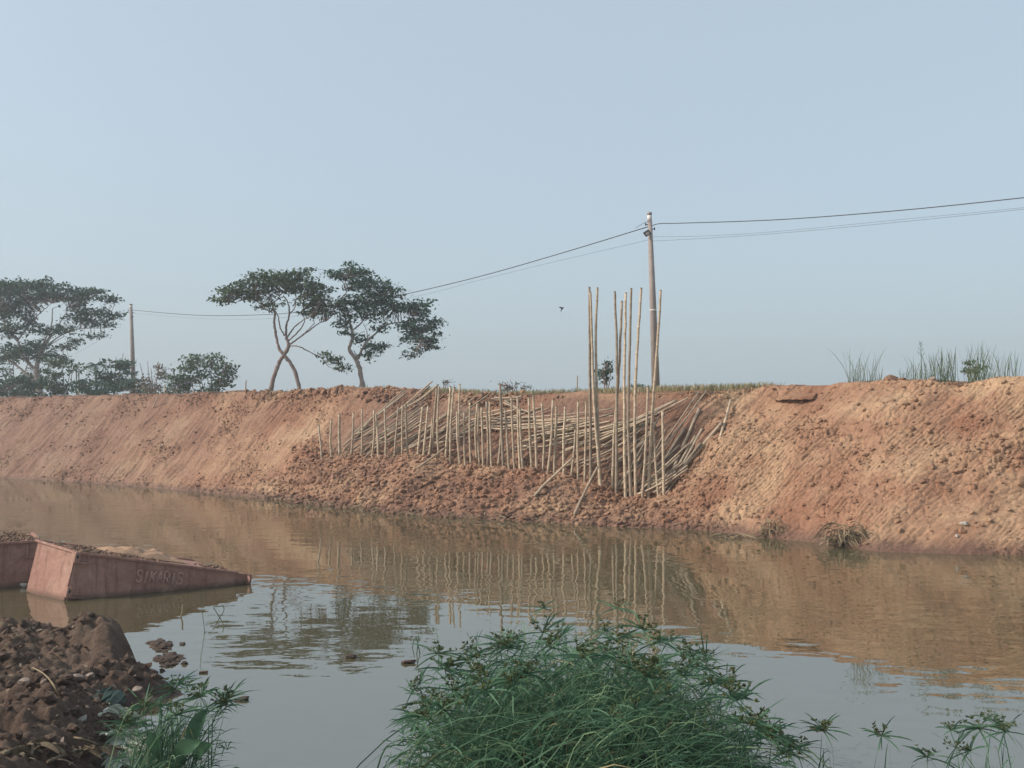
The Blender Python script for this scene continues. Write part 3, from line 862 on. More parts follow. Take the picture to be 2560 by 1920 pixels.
o = culm('fallen_bamboo_pole', [onz(*r4(624, 1486), -0.05), surf(*r4(650, 1425), 0.14), surf(*r4(700, 1310), 0.24), surf(*r4(750, 1205), 0.32), bank(*r4(865, 985), 1.22)], 0.046, 0.036, M['bamboo'], 721)
tag(o, 'bamboo pole slanting down in front of the stakes with its foot in the water', 'pole')
o = culm('fallen_bamboo_pole', [surf(*r4(280, 1252), 0.06), surf(*r4(340, 1182), 0.25), surf(*r4(410, 1112), 0.38), bank(*r4(630, 905), 1.33)], 0.040, 0.032, M['bamboo'], 722)
tag(o, 'bamboo pole slanting across the stakes with its foot on the lumpy mud', 'pole')
o = culm('fallen_bamboo_pole', [surf(*r3(1195, 1070), 0.05), bank(*r3(1480, 865), 1.32)], 0.036, 0.030, M['bamboo'], 723)
tag(o, 'short bamboo pole slanting down onto the mud left of the middle', 'pole')
o = culm('driftwood_branch', [onz(*r4(535, 1470), -0.03), surf(*r4(560, 1400), 0.12), surf(*r4(588, 1330), 0.2)], 0.022, 0.012, M['deadgrass'], 724, cut=False)
tag(o, 'thin dry branch poking up at the waterline beside the fallen bamboo', 'branch')

# ------------------------------------------------------------------ power poles, cables, floodlight
def power_pole(base, top, r0, r1, label, band=True):
    t = empty('power_pole', base)
    tag(t, label, 'power pole')
    top = rel(top, base)
    b = Bag(); b.tube([np.array([0, 0, -0.5]), top * 0.5, top * 0.955], [r0, (r0 + r1) / 2, r1], 12); b.make('shaft', M['concrete'], t, True)
    b = Bag(); b.tube([top * 0.955, top * 0.985], [r1 * 1.01, r1 * 1.0], 12); b.make('white_band', M['concrete_white'], t, True)
    b = Bag(); b.tube([top * 0.985, top], [r1 * 1.08, r1 * 1.02], 12); b.make('cap', M['concrete'], t, True)
    if band:
        k = 0.457
        b = Bag(); b.tube([top * k, top * (k + 0.006)], [(r0 + (r1 - r0) * k) * 1.03] * 2, 12); b.make('paint_ring', M['concrete_white'], t, True)
    b = Bag()
    for h, s in ((0.93, -1), (0.905, 1)):
        b.tube([top * h, top * h + np.array([s * r1 * 1.9, -0.02, 0.03])], 0.022, 5)
        b.tube([top * h + np.array([s * r1 * 1.9, -0.02, -0.03]), top * h + np.array([s * r1 * 1.9, -0.02, 0.09])], 0.03, 6)
    b.make('cable_clamp', M['black'], t)
    return t

Y2, Y1 = 44.0, 88.0
P2b, P2t = at(1641, 985, Y2), at(1623.5, 531, Y2)
P1b, P1t = at(335, 1000, Y1), at(327, 760, Y1)
power_pole(P2b, P2t, 0.195, 0.105, 'tall tapered concrete power pole behind the tall bamboo')
power_pole(P1b, P1t, 0.235, 0.14, 'distant concrete power pole beside the far left trees', False)

def cable(pts, r, label, n=40):
    P = spline(pts, n)
    b = Bag(); b.tube(rel(P, P[0]), r, 5)
    o = b.make('power_cable', M['cable'], None, True)
    o.location = tuple(P[0])
    return tag(o, label, 'cable')

def between(f): return Y1 + (Y2 - Y1) * f
Yf = lambda px: 1.0 / (1 / Y1 + (1 / Y2 - 1 / Y1) * (px - 330) / (1623 - 330))
cable([at(x, y, Yf(x)) for x, y in [(330, 775), (430, 784), (520, 789), (620, 788), (720, 783), (860, 765), (1015, 735), (1200, 691), (1400, 634), (1620, 567)]], 0.022, 'thick black cable sagging between the two concrete power poles')
cable([at(x, y, Yf(x)) for x, y in [(330, 783), (520, 797), (720, 793), (1015, 746), (1200, 700), (1380, 656), (1620, 600)]], 0.006, 'thin wire running just below the sagging black cable')
Y3 = lambda px: Y2 - (px - 1623) * 0.011
cable([at(x, y, Y3(x)) for x, y in [(1624, 566), (1650, 559), (1700, 558), (1950, 549), (2250, 526), (2560, 494), (2800, 464)]], 0.019, 'thick black cable running right from the tall power pole')
cable([at(x, y, Y3(x)) for x, y in [(1624, 592), (1760, 590), (1950, 578), (2250, 549), (2560, 519), (2800, 490)]], 0.005, 'upper of two thin wires running right from the power pole')
cable([at(x, y, Y3(x)) for x, y in [(1624, 603), (1760, 596), (1950, 583), (2250, 555), (2560, 523), (2800, 494)]], 0.006, 'lower of two thin wires running right from the power pole')
cable([at(1622, 552, Y2 - 0.12), at(1605, 560, Y2 + 0.2), at(1590, 570, Yf(1590) - 0.05)], 0.010, 'short stay wire tying the sagging cable to the tall pole', 8)
cable([at(330, 778, Y1), at(312, 786, Y1 + 3), at(255, 845, Y1 + 12), at(150, 905, Y1 + 24)], 0.010, 'slack wire dropping left from the distant power pole', 16)

fl = empty('floodlight', at(1618, 583, Y2 - 0.2))
tag(fl, 'small black floodlight clamped near the top of the tall power pole', 'floodlight')
ax = np.array([0.125, 0.0, 0.078]); az = np.array([-0.075, -0.06, 0.078]); ay = np.cross(ax, az); ay = ay / np.linalg.norm(ay) * 0.03
b = Bag(); b.box((0, 0, 0), ax, ay, az); b.make('housing', M['black'], fl)
sgn = -1 if ay[1] > 0 else 1
b = Bag(); b.box(ay * sgn * 1.02, ax * 0.62, ay * 0.12, az * 0.62); b.make('lens', M['lens'], fl)
b = Bag(); b.tube([np.zeros(3), np.array([0.07, 0.10, 0.03]), np.array([0.09, 0.2, 0.02])], 0.014, 5); b.make('bracket', M['black'], fl)

# thin posts and pegs on the far bank
def peg(name, tp, bp, t, r, mat, label, cat='post'):
    o = culm(name, [bank(*bp, t) + np.array([0, 0, -0.1]), bank(*tp, t)], r, r * 0.9, M[mat], int(tp[0]), cut=False)
    tag(o, label, cat)
peg('wooden_peg', (411, 966), (412, 990), 4.3, 0.035, 'bamboo', 'short pale peg on the crest right of the distant power pole', 'peg')
peg('thin_post', (615, 951), (613, 992), 4.1, 0.028, 'bamboo_old', 'thin post on the crest just left of the crossed-trunk tree')
peg('fallen_stick', (395, 991), (383, 1013), 3.6, 0.030, 'bamboo', 'pale stick lying below the crest under the peg', 'stick')
peg('thin_post', (1443, 939), (1443, 985), 5.2, 0.022, 'bamboo_old', 'thin dark post on the grassy crest left of the tall bamboo')

# ------------------------------------------------------------------ bird
bd = empty('bird', at(1404, 772, 26.0))
tag(bd, 'small dark bird gliding in the sky left of the tall bamboo', 'bird')
bv = [(0.0, 0.0, 0.045), (0.022, 0.0, 0.03), (0.012, 0.03, 0.0), (-0.012, 0.0, -0.06), (-0.03, 0.0, -0.09), (0.006, -0.02, 0.01)]
V_, F_ = tube([(0.05, 0, 0.045), (0.035, 0, 0.03), (0.01, 0, -0.005), (-0.012, 0, -0.05), (-0.028, 0, -0.085)], [0.004, 0.017, 0.02, 0.011, 0.003], 6)
mesh_py('body', V_, F_, M['bird'], bd, True)
for s, pts in ((1, [(0.03, 0.0, 0.028), (-0.04, -0.06, 0.05), (-0.085, -0.12, 0.035), (-0.05, -0.07, 0.022), (0.0, 0, 0.0)]),
               (-1, [(0.03, 0.0, 0.03), (0.055, 0.09, 0.055), (0.075, 0.17, 0.06), (0.045, 0.09, 0.035), (0.0, 0, 0.0)])):
    v = [np.array(p) for p in pts]; v2 = [p + np.array([0, 0, -0.004]) for p in v]
    k = len(v)
    mesh_py('wing', v + v2, [tuple(range(k)), tuple(range(2 * k - 1, k - 1, -1))] + [(i, i + k, (i + 1) % k + k, (i + 1) % k) for i in range(k)], M['bird'], bd)

# ------------------------------------------------------------------ trees
def leaf_quads(cent, size, r, up=0.55, asp=2.0, droop=0.25):
    """one rhombic leaf per centre"""
    n = len(cent)
    nr = r.normal(size=(n, 3)) * (1 - up) + np.array([0, 0, up]); nr /= np.linalg.norm(nr, axis=1)[:, None]
    a = r.normal(size=(n, 3)); a -= (a * nr).sum(1)[:, None] * nr; a /= np.linalg.norm(a, axis=1)[:, None]
    a[:, 2] -= droop; a /= np.linalg.norm(a, axis=1)[:, None]
    b = np.cross(nr, a)
    L = (size * r.uniform(0.35, 1.5, n))[:, None]
    w = L / asp * r.uniform(0.7, 1.2, n)[:, None]
    v = np.stack([cent - a * L * 0.5, cent + b * w * 0.5 + a * L * 0.05, cent + a * L * 0.5, cent - b * w * 0.5 + a * L * 0.05], 1).reshape(-1, 3)
    return v, np.arange(4 * n).reshape(-1, 4)

def foliage(pads, Y, r, leaf=0.17, per=10, dens=1.0, spread=0.20, deep=0.7):
    """pads: (cx, cy, rx, ry, clusters) in photo pixels at distance Y; returns cluster centres and leaf centres"""
    k = Y / F
    cl = []
    for cx, cy, rx, ry, n in pads:
        c = at(cx, cy, Y)
        n = int(n * dens)
        q = r.normal(size=(n, 3)); q /= np.linalg.norm(q, axis=1)[:, None]
        rad = r.uniform(0.35, 1.0, n) ** 0.5
        q = q * rad[:, None]
        edge = 1 + 0.28 * np.sin(q[:, 0] * 9 + cx) * np.cos(q[:, 2] * 8 + cy)
        q = q * edge[:, None] * np.array([rx * k, max(rx, ry) * k * deep, ry * k])
        cl.append(c + q)
    cl = np.vstack(cl)
    lv = np.repeat(cl, per, 0) + r.normal(size=(len(cl) * per, 3)) * spread * np.array([1.35, 1.35, 0.36])
    return cl, lv

def tree(name, label, cat, Y, base_px, limbs, pads, leafmat, barkmat, seed, leaf=0.17, per=10, spread=0.2, twig=0.5, group=None, deep=0.7, up=0.55, trunk_n=1, crown='crown'):
    r = np.random.default_rng(seed)
    base = at(*base_px, Y)
    t = empty(name, base)
    tag(t, label, cat, group)
    k = Y / F
    allp = []
    for i, (pts, w0, w1) in enumerate(limbs):
        P = spline([at(x, y, Y + (r.normal(0, 0.25) if (i >= trunk_n and j > 0) else 0)) for j, (x, y) in enumerate(pts)], 6 * len(pts))
        P = P + np.concatenate([np.zeros((1, 3)), r.normal(0, 0.012, (len(P) - 1, 3))])
        R = np.linspace(w0, w1, len(P)) * k / 2
        R = R * (1 + 0.08 * r.normal(size=len(P)))
        if i < trunk_n:
            R[:3] *= np.array([1.35, 1.18, 1.06])
        b = Bag(); b.tube(rel(P, base), R, 8)
        b.make('trunk' if i < trunk_n else 'branch', barkmat, t, True)
        allp.append(P[len(P) // 3:])
    cl, lv = foliage(pads, Y, r, leaf, per, 1.0, spread, deep)
    if twig and len(allp):
        ap = np.vstack(allp)
        b = Bag()
        sel = r.permutation(len(cl))[:int(len(cl) * twig)]
        for j in sel:
            d = np.linalg.norm(ap - cl[j], axis=1) + 0.6 * np.maximum(ap[:, 2] - cl[j][2], 0)
            a = ap[int(np.argmin(d))]
            L = np.linalg.norm(cl[j] - a)
            m1 = a + (cl[j] - a) * 0.5 + np.array([0, 0, -0.06 * L]) + r.normal(0, 0.05, 3)
            b.tube(rel([a, m1, cl[j]], base), [0.022, 0.016, 0.008], 4, False)
        tag(b.make('twigs', barkmat, t), kind='stuff')
    v, f = leaf_quads(rel(lv, base), leaf, r, up)
    tag(mesh_np(crown, v, f, leafmat, t), kind='stuff')
    return t

def d2(X, Y): return (500 + X / 3.456, 620 + Y / 3.456)        # zoom of the two middle trees
def d1(X, Y): return (X / 3.456, 620 + Y / 3.456)              # zoom of the left trees
YT = 57.0
tree('tree', 'flat-topped tree with two crossed trunks on the bank', 'tree', YT, d2(610, 1260),
     [([d2(605, 1260), d2(640, 1110), d2(690, 980), d2(740, 900), d2(765, 840), d2(745, 770)], 11, 8),
      ([d2(865, 1255), d2(830, 1100), d2(780, 990), d2(725, 925), d2(680, 860), d2(655, 740), d2(640, 640), d2(645, 560), d2(620, 480)], 10.5, 4),
      ([d2(745, 790), d2(745, 690), d2(770, 580), d2(765, 490), d2(720, 410)], 6, 2.5),
      ([d2(770, 575), d2(820, 510), d2(830, 440)], 3.5, 1.5), ([d2(720, 420), d2(680, 440), d2(610, 480)], 2.5, 1.5), ([d2(640, 480), d2(700, 400), d2(770, 330)], 2.8, 1.5),
      ([d2(730, 760), d2(690, 680), d2(680, 600), d2(640, 520)], 4, 2),
      ([d2(755, 770), d2(810, 690), d2(880, 630), d2(960, 590)], 4, 2), ([d2(770, 800), d2(850, 720), d2(900, 640), d2(890, 540)], 4, 1.8),
      ([d2(780, 830), d2(880, 760), d2(960, 700), d2(1030, 650), d2(1090, 630)], 4.5, 1.6), ([d2(890, 750), d2(940, 700), d2(990, 650)], 3, 1.5),
      ([d2(780, 845), d2(850, 850), d2(930, 890), d2(1050, 950), d2(1110, 1020), d2(1200, 1060)], 3.8, 1.2),
      ([d2(630, 560), d2(560, 520), d2(480, 450), d2(380, 400), d2(280, 400)], 3.2, 1.2)],
     [(*d2(640, 235), 55, 12, 60), (*d2(560, 290), 70, 14, 80), (*d2(800, 260), 50, 12, 55), (*d2(860, 215), 22, 8, 16), (*d2(955, 185), 8, 4, 5), (*d2(430, 350), 55, 17, 75), (*d2(290, 400), 45, 16, 60), (*d2(190, 450), 25, 9, 22), (*d2(210, 360), 12, 8, 10),
      (*d2(680, 340), 60, 14, 60), (*d2(850, 330), 60, 18, 70), (*d2(1000, 370), 42, 18, 55), (*d2(940, 460), 50, 18, 60), (*d2(1080, 490), 38, 17, 50), (*d2(1070, 570), 38, 12, 34), (*d2(980, 560), 30, 10, 20), (*d2(570, 500), 28, 12, 20), (*d2(520, 430), 40, 10, 28),
      (*d2(1070, 920), 12, 7, 10), (*d2(1150, 970), 22, 11, 26), (*d2(1240, 1030), 16, 9, 18), (*d2(660, 500), 14, 8, 8)],
     M['leaf_olive'], M['bark'], 31, leaf=0.22, per=8, spread=0.175, trunk_n=2, twig=0.3)
tree('tree', 'tall uneven tree with a forked pale trunk, right of the crossed trunks', 'tree', YT + 1, d2(1415, 1270),
     [([d2(1415, 1280), d2(1395, 1130), d2(1365, 1000), d2(1325, 930), d2(1290, 870), d2(1320, 770), d2(1300, 660), d2(1285, 590)], 13, 5),
      ([d2(1365, 960), d2(1400, 880), d2(1450, 800), d2(1540, 720), d2(1620, 660), d2(1700, 645), d2(1780, 635), d2(1850, 580)], 6.5, 2),
      ([d2(1285, 600), d2(1250, 480), d2(1220, 440), d2(1265, 380), d2(1250, 320), d2(1280, 250)], 4.5, 1.5), ([d2(1310, 720), d2(1400, 640), d2(1450, 540), d2(1480, 430)], 4, 1.5),
      ([d2(1360, 940), d2(1330, 890)], 3, 2), ([d2(1445, 800), d2(1440, 720), d2(1410, 650)], 2.5, 1.2), ([d2(1440, 840), d2(1500, 850), d2(1540, 880)], 2.2, 1), ([d2(1780, 640), d2(1850, 720), d2(1900, 830)], 2.2, 1)],
     [(*d2(1320, 190), 30, 16, 36), (*d2(1320, 140), 12, 8, 8), (*d2(1170, 220), 18, 10, 18), (*d2(1200, 255), 24, 9, 18), (*d2(1400, 250), 40, 16, 60), (*d2(1520, 320), 52, 17, 75), (*d2(1660, 390), 36, 14, 45), (*d2(1380, 330), 34, 13, 36),
      (*d2(1320, 450), 45, 12, 46), (*d2(1480, 430), 50, 16, 65), (*d2(1250, 500), 22, 14, 24), (*d2(1340, 570), 34, 13, 36), (*d2(1470, 530), 46, 17, 60), (*d2(1600, 500), 45, 17, 58), (*d2(1560, 600), 32, 15, 30),
      (*d2(1230, 650), 20, 15, 26), (*d2(1250, 720), 13, 9, 10), (*d2(1380, 770), 20, 15, 22), (*d2(1560, 690), 18, 12, 18), (*d2(1500, 870), 26, 14, 30), (*d2(1480, 930), 16, 11, 16), (*d2(1580, 850), 12, 9, 9),
      (*d2(1740, 510), 36, 14, 40), (*d2(1860, 510), 36, 18, 55), (*d2(1930, 560), 22, 12, 24), (*d2(1900, 660), 44, 18, 65), (*d2(1800, 700), 30, 16, 36), (*d2(1950, 760), 38, 22, 66), (*d2(2020, 640), 18, 12, 18), (*d2(1840, 790), 24, 14, 24), (*d2(2000, 840), 22, 12, 22), (*d2(1890, 880), 22, 9, 15), (*d2(1820, 930), 16, 8, 12)],
     M['leaf_dark'], M['bark_pale'], 32, leaf=0.22, per=8, spread=0.17, twig=0.3)
YL = 78.0
tree('tree', 'big spreading tree with flat layered crown at the left edge', 'tree', YL, d1(370, 1310),
     [([d1(370, 1320), d1(330, 1200), d1(315, 1080), d1(330, 960), d1(380, 850), d1(440, 760)], 18, 6),
      ([d1(320, 1180), d1(230, 1090), d1(120, 1000), d1(60, 960)], 7, 3), ([d1(315, 1060), d1(200, 940), d1(150, 800), d1(60, 690), d1(20, 590)], 8, 3),
      ([d1(330, 970), d1(360, 850), d1(440, 680), d1(455, 520)], 5, 2), ([d1(440, 760), d1(520, 640), d1(600, 520)], 4, 1.5), ([d1(400, 850), d1(520, 760), d1(680, 700), d1(900, 690)], 4, 1.2),
      ([d1(380, 860), d1(460, 820), d1(560, 760)], 3, 1.5), ([d1(270, 640), d1(350, 560), d1(440, 480)], 3.5, 1.5), ([d1(150, 800), d1(270, 650), d1(330, 600)], 4, 2), ([d1(330, 960), d1(480, 860), d1(620, 840)], 3, 1)],
     [(*d1(-60, 360), 70, 22, 90), (*d1(60, 340), 55, 18, 70), (*d1(170, 330), 45, 16, 60), (*d1(250, 400), 70, 24, 110), (*d1(90, 430), 60, 24, 80), (*d1(380, 320), 45, 14, 50), (*d1(480, 390), 60, 22, 85), (*d1(620, 400), 60, 22, 85), (*d1(760, 400), 42, 18, 55), (*d1(860, 370), 18, 8, 14),
      (*d1(930, 440), 26, 9, 22), (*d1(990, 470), 10, 7, 7), (*d1(200, 530), 40, 22, 60), (*d1(240, 620), 22, 14, 24), (*d1(100, 560), 34, 20, 36), (*d1(0, 520), 30, 20, 36), (*d1(640, 480), 30, 9, 20), (*d1(700, 560), 40, 13, 40), (*d1(820, 560), 40, 12, 36), (*d1(940, 590), 32, 10, 28), (*d1(1010, 560), 14, 6, 8),
      (*d1(780, 640), 40, 11, 34), (*d1(650, 620), 34, 10, 26), (*d1(920, 670), 22, 6, 12), (*d1(540, 700), 36, 11, 34), (*d1(440, 720), 28, 10, 22), (*d1(300, 690), 36, 12, 32), (*d1(150, 710), 38, 14, 36), (*d1(30, 740), 34, 14, 32), (*d1(640, 800), 22, 8, 18), (*d1(560, 850), 26, 9, 20), (*d1(800, 760), 32, 6, 14), (*d1(300, 820), 28, 10, 20),
      (*d1(340, 900), 38, 18, 50), (*d1(460, 960), 34, 14, 40), (*d1(540, 980), 18, 8, 12), (*d1(200, 910), 40, 20, 50), (*d1(60, 900), 40, 24, 56), (*d1(-60, 620), 50, 40, 70)],
     M['leaf_dark'], M['bark_pale'], 33, leaf=0.28, per=8, spread=0.22, twig=0.3)

# the lower growth behind the left crest, one plant each
def bush(label, Y, cx, cy, rx, ry, n, mat, seed, leaf=0.22, stems=3, name='bush', cat='bush', per=7, spread=0.2, group='bushes and small trees behind the left crest'):
    r = random.Random(seed)
    base = (cx, max(1000, cy + ry))
    limbs = []
    for s in range(stems):
        x1 = cx + r.uniform(-0.7, 0.7) * rx
        limbs.append(([(cx + r.uniform(-4, 4), base[1]), ((cx + x1) / 2 + r.uniform(-5, 5), (base[1] + cy) / 2), (x1, cy - ry * r.uniform(0.1, 0.8))], 3.4, 1.2))
    pads = []
    for j in range(max(4, n // 14)):
        a, q = r.uniform(0, 6.28), math.sqrt(r.random())
        pads.append((cx + math.cos(a) * q * rx * 0.9, cy + math.sin(a) * q * ry * 0.85, rx * r.uniform(0.18, 0.36), ry * r.uniform(0.12, 0.28), int(12 * r.uniform(0.7, 1.3))))
    return tree(name, label, cat, Y, base, limbs, pads, mat, M['bark'], seed, leaf=leaf, per=per, spread=spread, twig=0.5, group=group, up=0.35)

bush('round bright green leafy tree just left of the crossed-trunk tree', 66, 518, 938, 74, 58, 380, M['leaf_mid'], 51, 0.24, 5, 'small_tree', 'tree')
bush('low green bush at the left foot of the round leafy tree', 66, 452, 962, 44, 26, 130, M['leaf_mid'], 52, 0.2, 3)
bush('dark small tree with clumped leaves left of the distant power pole', 74, 282, 925, 52, 54, 260, M['leaf_dark'], 53, 0.28, 4, 'small_tree', 'tree')
bush('thin feathery tree just right of the distant power pole', 76, 375, 935, 40, 52, 150, M['leaf_dry'], 54, 0.2, 5, 'small_tree', 'tree')
bush('dark bush under the palm left of the power pole', 70, 240, 968, 60, 30, 200, M['leaf_dark'], 55, 0.24, 3)
bush('low dark bush at the foot of the distant power pole', 70, 330, 966, 44, 28, 140, M['leaf_dark'], 56, 0.22, 3)
bush('olive bush right of the big left tree trunk', 72, 150, 945, 50, 52, 260, M['leaf_olive'], 57, 0.26, 4)
bush('dark green bush filling the left corner under the big tree', 84, 25, 930, 90, 72, 420, M['leaf_olive'], 58, 0.3, 4)
bush('lower bush left of the big left tree trunk', 72, 55, 975, 80, 36, 220, M['leaf_dark'], 59, 0.25, 3)
bush('low yellowish brush on the crest between power pole and round tree', 66, 400, 978, 56, 16, 130, M['leaf_dry'], 60, 0.18, 3)
bush('small leafy sapling behind the tall bamboo', 40, 1515, 925, 22, 34, 190, M['leaf_dark'], 61, 0.13, 5, 'sapling', 'sapling', 3, 0.12, None)
bush('sparse weed left of the middle on the crest, above the stakes', 40, 1120, 968, 26, 24, 100, M['leaf_dark'], 62, 0.11, 5, 'weed', 'weed', 1, 0.1, None)
bush('sparse dark weed on the crest left of the thin post', 40, 1290, 968, 44, 24, 150, M['leaf_dark'], 63, 0.11, 6, 'weed', 'weed', 1, 0.1, None)
bush('tiny weed on the crest among the tall bamboo feet', 38, 1590, 968, 12, 9, 8, M['leaf_dark'], 64, 0.1, 2, 'weed', 'weed', 4, 0.08, None)

# palm in the left growth
pb = at(242, 1000, 74.0)
pt_ = empty('palm_tree', pb)
tag(pt_, 'small dark palm standing among the bushes left of the power pole', 'palm')
top = rel(at(238, 915, 74.0), pb)
b = Bag(); b.tube([np.zeros(3), top * 0.5 + np.array([0.05, 0, 0]), top], [0.13, 0.1, 0.09], 7); b.make('trunk', M['bark'], pt_, True)
r = random.Random(3)
for i in range(13):
    a = i * 2.4; L = r.uniform(1.1, 1.7); el = r.uniform(0.1, 1.2)
    V_, F_ = [], []
    for j in range(9):
        s = j / 8
        c = top + np.array([math.cos(a) * math.cos(el) * L * s, math.sin(a) * math.cos(el) * L * s, L * s * math.sin(el) - 0.75 * L * s * s])
        V_.append(c)
    V_ = np.array(V_)
    bb = Bag(); bb.tube(V_, np.linspace(0.02, 0.006, 9), 3)
    sd = np.array([-math.sin(a), math.cos(a), 0])
    for j in range(1, 9):
        for s in (-1, 1):
            w = 0.42 * math.sin(math.pi * (0.15 + 0.8 * j / 9)) * L / 1.4
            tip = V_[j] + sd * s * w + (V_[j] - V_[j - 1]) * 0.9 + np.array([0, 0, -0.35 * w])
            dd = (V_[j] - V_[j - 1]) * 0.33
            bb.add([V_[j] - dd, V_[j] + dd, tip], [(0, 1, 2)])
    bb.make('frond', M['leaf_dark'], pt_)

# two distant posts between the bushes
for i, px in enumerate((191, 197)):
    o = culm('distant_post', [at(px, 1000, 80), at(px, 924, 80)], 0.05, 0.05, M['bamboo_old'], 800 + i, cut=False)
    tag(o, ('left' if i == 0 else 'right') + ' one of the two thin posts between the far left bushes', 'post')

# ------------------------------------------------------------------ pontoons
C0 = onz(163, 1502)
C1 = onz(588, 1463)
fx = (C1 - C0)[:2] / np.linalg.norm((C1 - C0)[:2])
fn = np.array([-fx[1], fx[0]])                       # away from the camera
def onface(px, py, d=0.0):
    r = ray(px, py)
    k = ((C0[:2] + fn * d - ORI[:2]) @ fn) / (r[:2] @ fn)
    return ORI + k * r
T0, T1 = onface(194, 1383), onface(592, 1432)
XA = (T1 - T0) / np.linalg.norm(T1 - T0)
ZA = np.cross(XA, np.array([fn[0], fn[1], 0.0])); ZA /= np.linalg.norm(ZA)
_r = ray(95, 1353); _k = ((T0 - ORI) @ ZA) / (_r @ ZA)
YA = ORI + _k * _r - T0                                     # across the deck, to its far left corner
PWD = np.linalg.norm(YA)
YA = YA / PWD
PL = np.linalg.norm(T1 - T0)
PHT = 0.86
# hull section: tapers a little towards the low end, so the end bracket hangs clear of the water
def pp3(x, y, z):
    return XA * x + YA * y + ZA * z
hull = [(0, 0, 0), (PL, 0, 0), (PL, 0, -0.30), (0, 0, -PHT)]
pon = empty('pontoon', T0)
tag(pon, 'red-oxide steel pontoon with raised letters, tilted low at its right end', 'pontoon')
b = Bag()
v = [pp3(x, y, z) for y in (0, PWD) for x, _, z in hull]
b.add(v, [(0, 1, 2, 3), (7, 6, 5, 4), (0, 4, 5, 1), (1, 5, 6, 2), (2, 6, 7, 3), (3, 7, 4, 0)])
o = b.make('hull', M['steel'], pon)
md = o.modifiers.new('bevel', 'BEVEL'); md.width = 0.012; md.segments = 2
def slab(x0, x1, y0, y1, z0, z1, name, parent, mat='steel', bev=0.006):
    b = Bag()
    v = [pp3(x, y, z) for x in (x0, x1) for y in (y0, y1) for z in (z0, z1)]
    b.add(v, [(0, 1, 3, 2), (4, 6, 7, 5), (0, 4, 5, 1), (2, 3, 7, 6), (0, 2, 6, 4), (1, 5, 7, 3)])
    o = b.make(name, M[mat], parent)
    if bev:
        md = o.modifiers.new('bevel', 'BEVEL'); md.width = bev; md.segments = 2
    return o
slab(-0.03, PL + 0.004, -0.035, 0.02, -0.012, 0.028, 'deck_rim', pon)
slab(-0.03, PL + 0.004, PWD - 0.02, PWD + 0.035, -0.012, 0.028, 'deck_rim', pon)
slab(-0.035, 0.02, 0.022, PWD - 0.022, -0.014, 0.026, 'deck_rim', pon)
for fx_ in (0.36, 0.70):                                    # vertical weld seams on the side plate
    zb_ = -PHT + (PHT - 0.30) * fx_
    b = Bag(); b.tube([pp3(PL * fx_, -0.004, -0.02), pp3(PL * fx_ + 0.004, -0.004, zb_ * 0.5), pp3(PL * fx_, -0.004, zb_)], 0.010, 6); b.make('weld_seam', M['steel'], pon, True)
b = Bag(); b.tube([pp3(-0.01, 0.03, -0.02), pp3(-0.01, 0.03, -PHT)], 0.016, 6); b.make('edge_weld', M['steel'], pon, True)
# corner lugs on the high end
for z in (-0.14, -0.70):
    l = slab(-0.05, 0.20, -0.062, -0.003, z - 0.012, z + 0.012, 'lug', pon)
    slab(-0.055, 0.03, -0.060, 0.07, z + 0.0125, z + 0.155, 'lug_plate', l)
    b = Bag(); c = pp3(-0.012, -0.061, z + 0.09)
    b.tube([c + YA * 0.004, c - YA * 0.004], 0.026, 12); b.make('pin_hole_shade', M['black'], l)  # black disc on the plate, standing in for the shade inside a hole
# bracket at the low end
br = slab(PL + 0.002, PL + 0.26, -0.03, 0.0, -0.02, 0.005, 'end_bracket', pon)
slab(PL + 0.225, PL + 0.26, -0.045, 0.30, -0.30, -0.021, 'bracket_plate', br)
slab(PL + 0.002, PL + 0.224, 0.05, 0.08, -0.24, -0.022, 'bracket_web', br)
slab(PL + 0.002, PL + 0.224, -0.03, 0.0, -0.262, -0.24, 'bracket_foot', br)
# welded letters SIKARIS
GLY = {'S': [[(0.95, 0.86), (0.7, 1.0), (0.25, 1.0), (0.03, 0.82), (0.1, 0.62), (0.5, 0.52), (0.9, 0.40), (0.97, 0.18), (0.72, 0.0), (0.25, 0.0), (0.0, 0.14)]],
       'I': [[(0.5, 0.0), (0.5, 1.0)], [(0.3, 0.0), (0.7, 0.0)]],
       'K': [[(0.05, 0.0), (0.05, 1.0)], [(0.95, 1.0), (0.08, 0.42)], [(0.35, 0.58), (1.0, 0.0)]],
       'A': [[(0.0, 0.0), (0.5, 1.05)], [(0.5, 1.05), (1.0, 0.0)], [(0.2, 0.38), (0.8, 0.38)]],
       'R': [[(0.05, 0.0), (0.05, 1.0), (0.65, 1.0), (0.92, 0.82), (0.88, 0.60), (0.6, 0.48), (0.08, 0.48)], [(0.5, 0.48), (1.0, 0.0)]]}
LP0 = rel(onface(338, 1453), T0)
lx, lz = LP0 @ XA, LP0 @ ZA
LP1 = rel(onface(456, 1463), T0)
adv = (LP1 @ XA - lx) / 7
lh = 0.185
for i, ch in enumerate('SIKARIS'):
    b = Bag()
    for st in GLY[ch]:
        P = []
        for j, (gx, gz) in enumerate(st):
            P.append(pp3(lx + i * adv + gx * adv * 0.74, -0.012, lz + gz * lh + 0.006 * i))
        P = np.array(P)
        if len(P) > 3:
            P = spline(P, len(P) * 3)
        b.tube(P, 0.0155, 6)
    b.make('letter', M['steel_weld'], pon, True)

